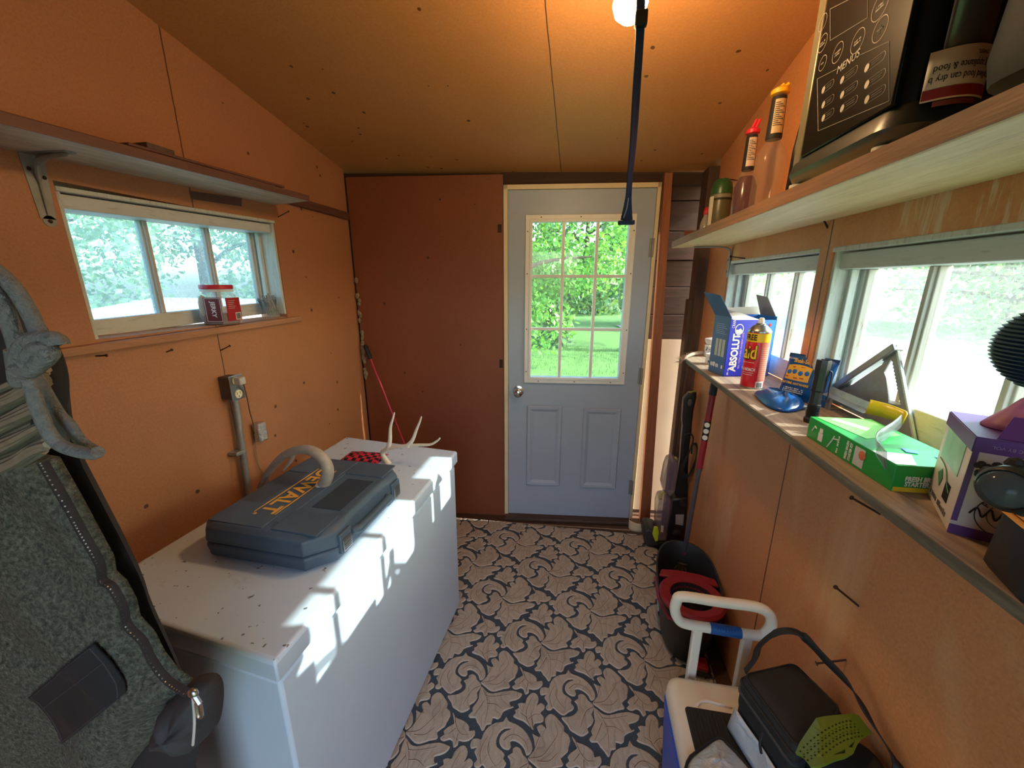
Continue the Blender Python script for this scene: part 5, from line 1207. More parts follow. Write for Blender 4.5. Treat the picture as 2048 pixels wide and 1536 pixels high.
obj('white_stripe', MB().prism([TPF(*p) for p in ((.02, .03, .0009), (.085, .058, .0009), (.07, .075, .0009), (.012, .045, .0009))], (0, 0, .0005)), wg, o, smooth=False)
obj('white_stripe', MB().prism([TPF(*p) for p in ((.19, .0, .0004), (.245, .0, .0004), (.245, .03, .0004), (.20, .055, .0004))], (0, 0, .0005)), wg, o, smooth=False)
bsm = plain('blue_splash', S(60, 120, 210), .4)
for q in (((.17, .06), (.19, .055), (.195, .07), (.18, .078)), ((.20, .09), (.225, .085), (.22, .10))): obj('blue_splash', MB().prism([TPF(a, b, .0009) for a, b in q], (0, 0, .0005)), bsm, o, smooth=False)
m = MB()
for x0, L_ in ((.018, ((0, .02), (.008, .034), (.014, .03))), (.075, ((0, .006), (.012, .026), (.016, .036))), (.09, ((0, .03), (.014, .033)))):
    for (a, b), (c, d_) in zip(L_, L_[1:]): m.tube([GS(x0+a, b, .0008), GS(x0+c, d_, .0008)], .0012, 5)
m.fbox(GS, .042, .056, .008, .026, .0002, .0012); m.fbox(GS, .044, .054, .027, .036, .0002, .0012)
obj('pictogram', m, wg, o, smooth=False)
QF = lambda u: F(GS(u, .024), (0, 0, 1), gu)
marks('small_print', F(GS(.108, .006, .0002), (0, 0, 1), gu), 0, .036, 0, .008, wg, o, 1, 7); text('lettering', 'FRESH BRUSH', .0085, wg, o, QF(.132), 0, 0, .0008, sx=.72, bold=.0002); text('lettering', 'STARTER KIT', .0085, wg, o, QF(.142), 0, 0, .0008, sx=.72, bold=.0002)
m = MB(); m.fbox(GS, .152, .178, .006, .042, .0002, .0008); obj('product_photo', m, plain('photo_pale', S(196, 206, 206), .4), o, smooth=False)
m = MB(); m.lathe([(.009, 0), (.007, .0008), (.001, .001)], GS(.172, .030, .0008), GS.n, 14); obj('orange_dot', m, plain('photo_orange', S(206, 110, 80), .4), o)
text('lettering', 'FRESH BRUSH', .0115, wg, o, GE, .044, .024, .0008, sx=.78, bold=.0004); text('lettering', 'STARTER KIT', .0115, wg, o, GE, .044, .0145, .0008, sx=.78, bold=.0004)
m = MB(); m.fbox(GE, .002, gw-.002, .0005, .0085, .0002, .0008); obj('yellow_band', m, plain('label_yellow2', S(236, 196, 50), .4), o, smooth=False)
text('lettering', '1', .007, mats['matblack'], o, GE, .07, .0045, .0012)
# bent yellow and clear plastic strip on the box
pts = [PZ(SZ+gh+.002, *p) for p in ((1730, 828), (1760, 834), (1790, 843), (1803, 848))]+[PZ(SZ+gh+.002, *p) for p in ((1800, 856), (1785, 870), (1768, 882), (1756, 893), (1752, 908), (1760, 922), (1772, 940))]
cs = catmull(pts, 4); nb_ = len(cs); cut_ = int(nb_*.36)
def strip(cs_, h0, h1, tilt): 
    m = MB(); n = len(cs_)-1
    def fn(u, v):
        i = min(n, int(u*n+.5)); p = cs_[i]; return p+V((0, 0, .001+lerp(h0, h1, u)*v))+V((tilt*v, 0, 0))
    return m.sheet(fn, n, 2)
t = thing('curved_strip', 'bent yellow and clear plastic strip standing across the green box', 'plastic strip', pts[5]-V((0, 0, .001)))
obj('yellow_end', strip(cs[:cut_+1], .034, .024, .004), plain('yellow_plastic', S(222, 196, 40), .3), t, solid=.002)
obj('clear_end', strip(cs[cut_:], .024, .030, -.006), clear('grey_clear_plastic', S(112, 122, 128), .55, .1), t, solid=.002)

# raspberry drinks box
q0, q1 = PZ(SZ, 1893, 1063), PZ(SZ, 1853, 985); qv = (q1-q0); ql = qv.length; qv.normalize(); qu = V((qv.y, -qv.x, 0)); qh, qw = .143, .150
rt = thing('raspberry_box', 'white and purple raspberry drinks box with an open flap on the sill', 'box', q0+qv*ql/2+qu*qw/2)
pur = plain('purple_card', S(92, 54, 126), .45, var=.06); whc = plain('off_white_card', S(206, 200, 196), .5, var=.04)
o = obj('carton', MB().hexa([q0+qu*a+qv*b+V((0, 0, c)) for c in (0, qh) for a, b in ((0, 0), (qw, 0), (qw, ql), (0, ql))]), whc, rt, smooth=False, bevel=.002)
RF = F(q0, qu, (0, 0, 1)); RS = F(q0+qv*ql, -qv, (0, 0, 1)); RTp = F(q0+V((0, 0, qh)), qu, qv)
m = MB(); m.fbox(RF, 0, qw, 0, .014, .0, .0012).fbox(RF, .0, qw, qh-.019, qh, 0, .0012).fbox(RTp, 0, qw, 0, ql, 0, .0012).fbox(RF, 0, .006, .02, qh, 0, .001); obj('purple_print', m, pur, o, smooth=False)
m = MB(); m.fbox(RF, .05, qw, qh-.055, qh-.019, 0, .0008); obj('gold_panel', m, plain('gold_print', S(212, 186, 130), .5, var=.06), o, smooth=False)
text('lettering', 'RASPBERRY', .012, plain('pale_lilac', S(206, 190, 214), .5), o, F(RF.o, -RF.r, -RF.u), -.085, -(qh-.0095), .0016, sx=1)
text('lettering', '5% ALC BY VOL', .006, plain('lilac2', S(170, 150, 190), .5), o, F(RF.o, -RF.r, -RF.u), -.036, -(qh-.0095), .0016, sx=1)
blk = mats['matblack']; m = MB(); random.seed(31)
for i in range(24): a = random.random()*6.28; r_ = .014*random.random()**.5; m.lathe([(.0042, 0), (.003, .0014), (.001, .0018)], RF(.022+r_*math.cos(a)*1.2, .098+r_*math.sin(a), .0004), RF.n, 8)
obj('berry_print', m, plain('dark_berry', S(40, 36, 44), .5), o)
m = MB(); m.ring(F(RF(.048, .040, 0), RF.r, RF.u), [(.030*math.cos(t_), .030*math.sin(t_)) for t_ in [2*math.pi*i/36 for i in range(36)]], .0012, .0008)
m.ring(F(RF(.048, .040, 0), RF.r, RF.u), [(.019*math.cos(t_), .019*math.sin(t_)) for t_ in [2*math.pi*i/30 for i in range(30)]], .0008, .0008); obj('round_stamp', m, blk, o, smooth=False)
def onarc(s, size, a0_, da, r_):
    for i, ch in enumerate(s):
        a = R(a0_+da*i); c = F(RF(.048, .040, 0), RF.r, RF.u)(r_*math.cos(a), r_*math.sin(a)); up_ = (RF.r*math.cos(a)+RF.u*math.sin(a)); text('lettering', ch, size, blk, o, F(c, RF.r*math.sin(a)-RF.u*math.cos(a), up_), 0, 0, .0008)
onarc('Prem', .0105, 150, -20, .0245)
text('lettering', 'ed', .011, blk, o, RF, .052, .016, .0008, sx=1)
m = MB(); m.tube(catmull([RF(u, v, .0012) for u, v in ((.014, .036), (.02, .046), (.026, .034), (.032, .047), (.038, .033), (.044, .046), (.052, .034), (.06, .042), (.068, .036))], 5), .0011, 5); obj('script_mark', m, blk, o)
m = MB(); m.fbox(RS, .018, .11, .075, .128, 0, .0008); obj('green_picture', m, plain('pale_green_print', S(150, 206, 176), .5, var=.2, sc=30), o, smooth=False)
m = MB(); m.fbox(RS, .0, ql, qh-.02, qh, 0, .0012); obj('purple_edge', m, pur, o, smooth=False)
m = MB(); m.tube(catmull([RS(.02, .072, .001), RS(.06, .068, .001), RS(.085, .05, .001), RS(.10, .044, .001)], 4), .0008, 4); m.prism([RS(.03, .05, .0004), RS(.05, .035, .0004), RS(.056, .05, .0004), RS(.045, .062, .0004)], RS.n*.0006); obj('leaf_mark', m, plain('leaf_green_print', S(70, 130, 84), .5), o, smooth=False)
m = MB()
for i in range(10): m.fbox(RS, .075+.0026*i, .0764+.0026*i, .028, .055, .0003, .0009)
obj('barcode_bars', m, blk, o, smooth=False)
marks('grey_print', RS, .012, .115, .008, .022, plain('grey_print', S(90, 90, 100), .5), o, 1, 8)
fa, fb = RTp(.018, .004, .0014), RTp(qw, .004, .0014); 
fu = F(fa, qu, V((0, 0, 1))*.75+qv*.66)
fl_ = obj('flap', MB().hexa([fu(a, b, c) for c in (0, .0016) for a, b in ((0, 0), (.13, 0), (.13, .040), (.014, .034))]), pur, rt, smooth=False)
m = MB(); m.fbox(fu, .030, .085, .006, .028, .0018, .0024) if False else m.fbox(fu, .030, .085, .006, .028, .0017, .0024); bf_ = obj('barcode_field', m, whc, fl_, smooth=False)
m = MB(); random.seed(6)
for i in range(18): u = .033+.0027*i; m.fbox(fu, u, u+.0006+.0012*random.random(), .008, .026, .0024, .003)
obj('barcode_bars', m, blk, bf_, smooth=False)
# pink cloth on the box and the ribbed dark ball on it
sc_ = V((.632, .612, 0)); zt_ = SZ+qh+.0015
m = MB(); random.seed(2)
def pink(u, v):
    a = u*6.2832; r = .001+.072*v; h = .055*(1-v**1.5)*(1+.25*noise.noise(V((math.cos(a)*2, math.sin(a)*2, v*3)))); return V((.640+r*math.cos(a)*.95, .612+r*.55*math.sin(a)+.01, zt_+max(.0005, h)))
m.sheet(pink, 30, 10); tag(obj('purple_wrap', m, plain('mauve_wrap', S(150, 92, 140), .55, var=.15, sc=30), solid=.0015, ang=2), 'crumpled mauve wrap heaped on top of the raspberry box', 'wrap')
c = V((.640, .612, zt_+.058)); prof = []; nz_ = 22
for i in range(nz_*2+1):
    q = i/(nz_*2); z = -.058+.125*q*1.0+.006; rr0 = .078*math.sqrt(max(.02, 1-((q-.48)/.56)**2)); prof.append((rr0+(.0025 if i % 2 else -.0025), .0+.116*q+.0))
m = MB(); m.lathe([(.001, 0)]+prof+[(.001, .118)], c, n=40); tag(obj('ribbed_ball', m, plain('dark_teal_rubber', S(28, 62, 84), .55, var=.1), ang=.2), 'dark ribbed rubber ball sitting above the raspberry box by the window', 'ball')
# black work light on a small case at the frame edge
b0_ = V((.553, .462, SZ)); t = thing('small_case', 'small black case with tan pads in front of the raspberry box', 'case', b0_, R(-18)); MC = WM[t.name]
def cr(hx, hy, z, r): return [MC @ (p-V((0, 0, p.z))+V((0, 0, z))) for p in rr(-hx, hx, -hy, hy, 0, r)]
m = MB(); m.loft([cr(.052, .040, 0, .012), cr(.056, .044, .006, .014), cr(.054, .042, .078, .014)]); obj('case_body', m, mats['black'], t)
m = MB(); m.loft([cr(.060, .048, .079, .03), cr(.064, .052, .082, .034), cr(.060, .048, .085, .03)]); m.loft([cr(.058, .046, .0855, .03), cr(.062, .050, .089, .034), cr(.058, .046, .092, .03)]); obj('tan_pad', m, plain('tan_leather', S(206, 152, 78), .5, var=.12), t)
wl_c = V((.545, .455, SZ+.093)); 
t2_ = thing('work_light', 'black round work light with a clear domed lens resting on the small case', 'work light', wl_c)
cc = PY(.435, 2006, 980); ax_ = V((-.80, -.42, .05)).normalized(); 
bz = cc-ax_*.01; R0 = .0205
m = MB(); m.lathe([(.001, -.095), (R0*.8, -.093), (R0*.95, -.07), (R0*.95, -.03), (R0*1.14, -.024), (R0*1.14, .004), (R0*1.0, .008), (R0*.9, .004), (.001, .002)], bz, ax_, 28); obj('housing', m, mats['black'], t2_)
m = MB(); m.lathe([(R0*.92, .004), (R0*.9, .012), (R0*.7, .020), (R0*.35, .025), (.001, .026)], bz, ax_, 28); obj('lens', m, clear('lens_plastic', S(96, 108, 114), .24, .1), t2_)
m = MB()
for i in range(6):
    a = R(60*i+20); z_ = ax_; x_ = V((0, 0, 1)); x_ = (x_-z_*x_.dot(z_)).normalized(); y_ = z_.cross(x_); d_ = x_*math.cos(a)+y_*math.sin(a); p = bz-ax_*.02+d_*R0*1.12; m.ell(p, .008, 8)
obj('rubber_bumper', m, mats['matblack'], t2_)
m = MB(); foot = V((wl_c.x, wl_c.y, wl_c.z)); m.tube([foot+V((0, 0, .003)), bz-ax_*.05], [.03, .022], 14); obj('foot', m, mats['black'], t2_)

# ---- things on the pine shelf -----------------------------------------------
HZ = 1.7465
def at_shelf(X_, px, py): p = PX(X_, px, py); return V((p.x, p.y, HZ))
def topz(c, px, py): return PY(c.y, px, py).z-HZ
# wood block
a, b = PX(.455, 1349, 470), PX(.455, 1398, 466)
tag(obj('wood_block', MB().box((.452, 2.0, HZ), (.52, 2.085, HZ+.034)), mats['redboard'], smooth=False, bevel=.002), 'small reddish wooden block at the far end of the pine shelf', 'block')
# small clear bottle with red cap
c = at_shelf(.545, 1411, 440); r_ = rad(c, 22); t = thing('small_bottle', 'small clear bottle with a red cap at the far end of the pine shelf', 'bottle', c); h = topz(c, 1412, 414)
obj('bottle_body', MB().lathe([(r_, 0), (r_, h*.42), (r_*.7, h*.62), (r_*.45, h*.7), (r_*.42, h*.8)], c, n=20), clear('hazy_clear', S(190, 196, 198), .45), t)
obj('contents', MB().lathe([(r_*.9, .004), (r_*.9, h*.3), (.001, h*.3)], c, n=18), plain('green_label', S(84, 110, 90), .5), t)
obj('cap', MB().lathe([(r_*.5, h*.76), (r_*.55, h*.8), (r_*.5, h*.92), (r_*.15, h), (.001, h)], c, n=18), plain('red_cap', S(200, 40, 42), .4), t)
# green spray can
c = at_shelf(.545, 1440, 410); r_ = rad(c, 45); h = topz(c, 1449, 357)
t = thing('spray_can', 'green aerosol can with a domed cap on the pine shelf', 'spray can', c)
obj('can_body', MB().lathe([(r_*.97, 0), (r_, .003), (r_, h*.7), (r_*.97, h*.72)], c, n=32), plain('olive_can', S(86, 88, 62), .35, var=.18, sc=200), t)
cpv = (CAM-c); cpv.z = 0; cpv.normalize(); cpr = V((-cpv.y, cpv.x, 0))
def carc(m, c, r, a0_, a1_, z0, z1, n=16): return m.sheet(lambda u, v: c+(cpv*math.cos(R(lerp(a0_, a1_, u)))+cpr*math.sin(R(lerp(a0_, a1_, u))))*r+V((0, 0, lerp(z0, z1, v))), n, 1)
obj('pale_label', carc(MB(), c, r_+.0008, -85, -38, .004, h*.68), plain('cream_label', S(206, 200, 178), .5), t)
obj('green_stripe', carc(MB(), c, r_+.0012, -90, -70, .002, h*.4), plain('stripe_green', S(40, 100, 70), .5), t)
obj('dark_stripe', carc(MB(), c, r_+.0008, -38, 100, h*.6, h*.635, 20), mats['matblack'], t)
obj('grey_stripe', carc(MB(), c, r_+.0008, -38, 100, h*.64, h*.70, 20), plain('stripe_grey', S(120, 120, 104), .5), t)
obj('cap', MB().lathe([(r_*1.0, h*.715), (r_*1.0, h*.80), (r_*.86, h*.92), (r_*.55, h*.99), (.001, h)], c, n=28), plain('dark_green_cap', S(34, 84, 48), .35), t)
m = MB(); m.lathe([(r_*.28, 0), (r_*.24, .003), (.001, .003)], c+V((0, 0, h*.965))+cpv*r_*.42, (cpv*.7+V((0, 0, .8))), 12); obj('spray_button', m, plain('peach_button', S(236, 180, 130), .4), t)
# bottles: squarish body, long labelled neck, spout
def juice(X_, px, py, wpx, ybt, ynk, ycap, lab, liq, full, capc, cname, neckc, tx):
    c = at_shelf(X_, px, py); r = rad(c, wpx); H1, H2, H3 = topz(c, px, ybt), topz(c, px+12, ynk), topz(c, px+18, ycap)
    t = thing('syrup_bottle', lab, 'bottle', c); n = 28
    prof = [(r*.9, 0), (r, .006), (r, H1*.8), (r*.93, H1*.9), (r*.62, H1*1.0), (r*.47, H1*1.05), (r*.42, H2), (r*.40, H2+.004)]
    obj('bottle_body', MB().lathe(prof, c, n=n), clear('bottle_plastic', (.42, .36, .31, 1), .13), t)
    obj('liquid', MB().lathe([(r*.86, .004), (r*.95, .008), (r*.95, H1*full*.8), (r*.6 if full > .9 else r*.95, H1*full), (.001, H1*full)], c, n=n), liq, t)
    nl_ = obj('neck_label', MB().lathe([(r*.50, H1*1.08), (r*.52, H1*1.1), (r*.46, H2*.97), (r*.44, H2*.98)], c, n=24), mats['matblack'], t)
    L0_, L1_ = H1*1.14, H2*.95
    cv = (CAM-c); cv.z = 0; cv.normalize(); cr_ = V((-cv.y, cv.x, 0))
    def nf(a0_, a1_, z0, z1, off): return MB().sheet(lambda u, v: c+(cv*math.cos(R(lerp(a0_, a1_, u)))+cr_*math.sin(R(lerp(a0_, a1_, u))))*(lerp(r*.52, r*.46, (lerp(z0, z1, v)-H1*1.1)/(H2*.97-H1*1.1))+off)+V((0, 0, lerp(z0, z1, v))), 8, 1)
    obj('label_panel', nf(-25, 62, L0_, L1_, .0008), plain(cname+'_label', neckc, .5, var=.12, sc=120), nl_)
    m = MB()
    for i in range(12):
        z0 = lerp(L0_, L1_, .22+.06*i); g_ = nf(-20, 50-18*(i % 3), z0, z0+.0018, .0014); 
        mm = bpy.data.meshes.new('x'); g_.b.to_mesh(mm); m.b.from_mesh(mm); bpy.data.meshes.remove(mm); g_.b.free()
    obj('fine_print', m, mats['matblack'], nl_)
    obj('cap', MB().lathe([(r*.46, H2-.002), (r*.58, H2), (r*.58, H2+.010), (r*.4, H2+.016), (.001, H2+.016)], c, n=20), capc, t)
    m = MB(); b_ = c+V((0, 0, H2+.012))
    for s_ in (-1, 1): m.tube([b_+cpr*s_*r*.14, b_+cpr*(s_*r*.14+r*.3)+V((0, 0, max(.012, H3-H2-.012)))], r*.13, 8)
    obj('spout', m, capc, t); return t
juice(.545, 1487, 400, 48, 350, 268, 240, 'purple syrup bottle with a red spout on the pine shelf', plain('purple_juice', S(70, 22, 44), .2), .96, plain('red_spout', S(226, 40, 66), .4), 'white', S(206, 186, 166), 0)
juice(.535, 1533, 370, 62, 292, 190, 172, 'nearly empty clear syrup bottle with a yellow cap on the pine shelf', plain('amber_juice', S(196, 100, 30), .2), .13, plain('yellow_cap', S(240, 180, 30), .4), 'tan', S(196, 170, 130), 0)
# tall black pouch between bottle and fryer
p0_ = PX(.47, 1560, 392); yA, yB_ = p0_.y, 1.105
t = thing('foil_bag', 'tall black foil bag with an olive top standing beside the air fryer', 'bag', (.515, (yA+yB_)/2, HZ))
ym = (yA+yB_)/2; hb = PX(.47, 1580, 212).z-HZ; ht = PX(.47, 1580, 132).z-HZ
def bgl(z, a, b): return [V((.515+b*math.sin(t_), ym+a*math.cos(t_), HZ+z)) for t_ in [2*math.pi*i/24 for i in range(24)]]
hwy = abs(yA-yB_)/2
m = MB(); m.loft([bgl(0, hwy*.95, .03), bgl(.012, hwy, .042), bgl(hb*.5, hwy*.98, .040), bgl(hb, hwy*.96, .028)]); fb_ = obj('bag_body', m, plain('black_foil', S(28, 25, 27), .25, var=.2), t)
m = MB(); m.loft([bgl(hb, hwy*.97, .029), bgl(lerp(hb, ht, .22), hwy*.97, .026)]); obj('brown_band', m, plain('brown_band', S(96, 78, 54), .5), t)
m = MB(); m.loft([bgl(lerp(hb, ht, .22), hwy*.97, .025), bgl(ht*.97, hwy*.9, .02), bgl(ht, hwy*.8, .012)]); obj('olive_top', m, plain('olive_top', S(126, 124, 96), .5), t)
# air fryer
fy0, fy1, fx0, fx1, fh = .765, 1.085, .462, .655, .425
t = thing('air_fryer', 'large black countertop air fryer oven with a touch panel on the pine shelf', 'air fryer', ((fx0+fx1)/2, (fy0+fy1)/2, HZ))
def fr_(z, e, r): return rr(fx0-e, min(fx1+e, .662), fy0-e, fy1+e*.3, HZ+z, r)
gb = plain('gloss_black', S(22, 21, 23), .4, var=.05); gb.node_tree.nodes['Principled BSDF'].inputs['Specular IOR Level'].default_value = .2; 
m = MB(); m.loft([fr_(.05, 0, .03), fr_(fh-.03, 0, .03), fr_(fh, -.03, .02)]); bo_ = obj('housing', m, gb, t)
m = MB(); m.loft([fr_(.012, -.014, .03), fr_(.022, .006, .04), fr_(.036, .014, .042), fr_(.056, .008, .036), fr_(.07, -.001, .03)]); obj('base_lip', m, plain('dark_teal_plastic', S(36, 46, 48), .35, var=.08), t)
gft = plain('grey_foot', S(176, 182, 180), .5)
for x, y in ((.472, fy0+.03), (.468, fy1-.035), (.63, fy0+.03), (.63, fy1-.05)): obj('foot', MB().cyl((x, y, HZ), (x, y, HZ+.016), .017, n=14), gft, t)
m = MB(); m.hexa([(x, y, z) for z in (HZ+.05, HZ+fh-.02) for x, y in ((fx0-.006, 1.035), (fx0-.004, 1.072), (fx0+.03, 1.0865), (fx0+.03, 1.05))]); obj('side_trim', m, plain('olive_silver_trim', S(138, 134, 112), .35, .5), t, bevel=.006)
xp = fx0-.007
m = MB(); m.box((xp, .772, HZ+.066), (fx0+.004, 1.033, HZ+fh-.022)); pm_ = plain('panel_black', S(14, 13, 14), .35, var=.03); pm_.node_tree.nodes['Principled BSDF'].inputs['Specular IOR Level'].default_value = .15; pn = obj('touch_panel', m, pm_, t, bevel=.003)
PFr = F((xp, 1.033, HZ), (0, -1, 0), (0, 0, 1)); ic = plain('panel_print', S(168, 164, 158), .5); 
def pp(x, y): p = PX(xp, x, y); return ((p-PFr.o).dot(PFr.r), (p-PFr.o).dot(PFr.u))
m = MB()
def outline(pts_, w_=.0009): m.ring(PFr, pts_, w_, .0006)
def line(a, b, w_=.0005): m.tube([PFr(a[0], a[1], .0006), PFr(b[0], b[1], .0006)], w_, 4)
P4 = [pp(*p) for p in ((1637, 262), (1779, 202), (1779, 83), (1721, 110), (1674, 138), (1635, 158))]
for a, b in ((0, 1), (1, 2), (2, 3), (4, 5), (5, 0)): line(P4[a], P4[b])
Q4 = [pp(*p) for p in ((1661, 81), (1736, 35), (1736, -20), (1661, 18))]
for a, b in ((0, 1), (1, 2), (2, 3), (3, 0)): line(Q4[a], Q4[b])
rc_ = lambda x, y, r_: [(pp(x, y)[0]+r_*math.cos(t_), pp(x, y)[1]+r_*math.sin(t_)) for t_ in [2*math.pi*i/22 for i in range(22)]]
for x, y, r_ in ((1646, 45, .0145), (1646, 86, .0155), (1646, 126, .013), (1676, 105, .0165), (1716, 82, .018), (1761, 58, .0175), (1761, 12, .0195)): outline(rc_(x, y, r_))
for i, (x, y) in enumerate(((1656, 173), (1656, 203), (1656, 230), (1698, 150), (1698, 180), (1698, 208), (1750, 124), (1750, 158), (1750, 189))):
    c0_ = pp(x, y); L_ = .020 if i < 3 else .024; h_ = .0066
    pts_ = [(c0_[0]+L_-h_+h_*math.cos(R(a)), c0_[1]+h_*math.sin(R(a))) for a in range(-90, 91, 30)]+[(c0_[0]-L_+h_+h_*math.cos(R(a)), c0_[1]+h_*math.sin(R(a))) for a in range(90, 271, 30)]
    outline(pts_, .0007); m.cyl(PFr(c0_[0]-L_+h_, c0_[1], .0002), PFr(c0_[0]-L_+h_, c0_[1], .001), h_*.85, n=14)
    for d_ in (-.0015, .0018): line((c0_[0]-L_+.016, c0_[1]+d_), (c0_[0]+L_-.008, c0_[1]+d_), .0004)
c0_ = pp(1761, 58); line((c0_[0]-.006, c0_[1]), (c0_[0]+.006, c0_[1]), .0014); line((c0_[0], c0_[1]-.006), (c0_[0], c0_[1]+.006), .0014); c0_ = pp(1646, 126); line((c0_[0]-.005, c0_[1]), (c0_[0]+.005, c0_[1]), .0014)
obj('panel_icons', m, ic, pn, smooth=False)
c0_ = pp(1697, 124); text('lettering', 'MENUS', .018, ic, pn, PFr, c0_[0], c0_[1], .0006, sx=1.1)
for x, y in ((1646, 86), (1676, 105), (1716, 82), (1761, 12)):
    c0_ = pp(x, y); marks('button_print', PFr, c0_[0]-.009, c0_[0]+.009, c0_[1]-.0045, c0_[1]+.0045, ic, pn, 2, x)
# the near side of the fryer: bowed grey door with a folded warning label
fx1r = .612
sdm = plain('smoky_grey_door', S(74, 70, 70), .22, var=.1)
def side(px, py, o=0): p = PY(fy0-.006-o, px, py); return p
xA, xB = side(1868, 150).x, side(1962, 140).x; xm = (xA+xB)/2; hwx = (xB-xA)/2
def sarc(x0, x1, z0, z1, off, n=16):
    def fn(u, v):
        x = lerp(x0, x1, u); q = (x-xm)/(hwx*1.35); return V((x, fy0-.004-off-.018*max(0, 1-q*q), lerp(z0, z1, v)))
    return MB().sheet(fn, n, 1)
obj('side_door', sarc(xA, xB, HZ+.072, HZ+fh-.03, 0, 16), sdm, t, solid=.002)
zl0, zl1 = side(1900, 205).z, side(1905, 104).z; lx0, lx1 = side(1838, 200).x, side(1966, 150).x
lbj = obj('warning_label', sarc(lx0, lx1, zl0, zl1, .004), plain('white_label', S(206, 204, 198), .5, var=.03), t, solid=.0006)
obj('red_stripe', sarc(lx0, lx1, zl0+.002, zl0+(zl1-zl0)*.24, .0052), plain('label_red_stripe', S(140, 40, 42), .5), lbj)
obj('pale_fold', sarc(lx0+.012, lx1-.014, zl0-.008, zl0-.001, .003), plain('label_red_fold', S(120, 56, 56), .5), lbj)
def ltext(s_, size, xc, z, sx=.8):
    o = text('lettering', s_, size, mats['matblack'], t, F((0, 0, 0), (1, 0, 0), (0, 1, 0)), 0, 0, 0, sx=sx); inv = WM[t.name].inverted()
    for v in o.data.vertices:
        w_ = WM[t.name] @ v.co; x = xc-w_.x; q = (x-xm)/(hwx*1.35); v.co = inv @ V((x, fy0-.004-.0052-max(0, w_.z)-.018*max(0, 1-q*q), z-w_.y))
lh = zl1-zl0
ltext('spilled food can dry b', .0125, (lx0+lx1)/2, zl0+lh*.42, .62); ltext('ing appliance & food', .0125, (lx0+lx1)/2, zl0+lh*.63, .62); ltext('oven.', .0105, lx1-.02, zl0+lh*.83, .7)
# grey blue appliance at the frame edge
t = thing('grey_appliance', 'rounded blue-grey plastic appliance at the near end of the pine shelf', 'appliance', (.555, .50, HZ))
gsp = plain('blue_grey_plastic', S(42, 55, 64), .6, var=.06); gsp.node_tree.nodes['Principled BSDF'].inputs['Specular IOR Level'].default_value = .12
def ga(z, e, r): return rr(.462-e, .655, .36-e, .655+e, HZ+z, r)
m = MB(); m.loft([ga(.012, -.02, .04), ga(.03, 0, .05), ga(.06, .004, .05), ga(.36, -.01, .05), ga(.38, -.04, .04)]); ap = obj('housing', m, gsp, t)
m = MB(); m.loft([ga(.0, -.03, .04), ga(.006, -.012, .05), ga(.013, -.014, .05)]); obj('base_glint', m, plain('base_glint', S(206, 214, 212), .35), t)  # white glint along the bottom edge, modelled as a pale base
m = MB(); m.tube([(.4585, .56, HZ+.125), (.4585, .42, HZ+.14)], .0012, 5); obj('seam_line', m, plain('pale_line', S(190, 180, 160), .5), ap)
# ================================================================== coats, rope and wire hanging at the left
y0 = .405
shell_px = ((0, 575), (60, 640), (105, 700), (130, 760), (135, 830), (158, 920), (200, 1000), (245, 1085), (285, 1165), (300, 1215), (345, 1310), (375, 1380), (397, 1430), (401, 1480), (390, 1536))
tab = sorted([(PY(y0, *p).z, PY(y0, *p).x) for p in shell_px])
tab = [(.30, tab[0][1]-.02)]+tab+[(1.62, -.83), (1.70, -.95), (1.78, -1.12), (1.82, -1.24)]
def shell_front(X_, z):
    xr = interp(tab, z); u = (X_+1.352)/(xr+1.352)
    return y0-.028*(1-abs(2*u-1)**6)-.012*math.sin(X_*23+z*4)*(1-u**4)-.008*noise.noise(V((X_*9, z*5, 2)))
m = MB(); loops = []; nu = 36
for i in range(61):
    z = lerp(.30, 1.82, i/60); xr = interp(tab, z); xl = -1.352
    fr1 = []; bk1 = []
    for j in range(nu+1):
        u = j/nu; X_ = lerp(xl, xr, u); e = (1-abs(2*u-1)**8)
        fr1.append(V((X_, shell_front(X_, z) if 0 < j < nu else y0, z)))
        bk1.append(V((X_, y0+.035*e+.008*math.sin(X_*17+1)*e, z)))
    loops.append(fr1+bk1[-2:0:-1])
m.loft(loops)
coat = thing('coat', 'black coat hanging on the left wall with its grey-green fleece lining showing', 'coat', (-1.0, .40, .30))
nav = plain('black_twill', S(36, 36, 42), .8, var=.2, sc=30, bump=.35, bs=500)
obj('outer_shell', m, nav, coat, ang=1.3)
yf = .362
zip_px = ((86, 925), (105, 958), (135, 1010), (165, 1065), (200, 1128), (205, 1160), (225, 1175), (247, 1215), (255, 1250), (285, 1282), (305, 1322), (335, 1360), (378, 1388))
ztab = sorted([(PY(yf, *p).z, PY(yf, *p).x) for p in zip_px])
low = sorted([(PY(yf, *p).z, PY(yf, *p).x) for p in ((376, 1400), (345, 1426), (312, 1445), (292, 1490), (255, 1536), (215, 1600), (180, 1660))])
ftab = low+ztab
def fleeceY(X_, z):
    xr = interp(ftab, z); d_ = max(0, xr-X_)
    e = min(1, d_/.05)**.5
    return yf+.018*(1-e)-.012*e-.018*math.sin(d_*26-z*9+.6)*e*max(0, 1-d_/.5)-.010*noise.noise(V((X_*10, z*6, 7)))*e
m = MB(); loops = []; z0_, z1_ = low[0][0], ztab[-1][0]; nr_, nu = 110, 90
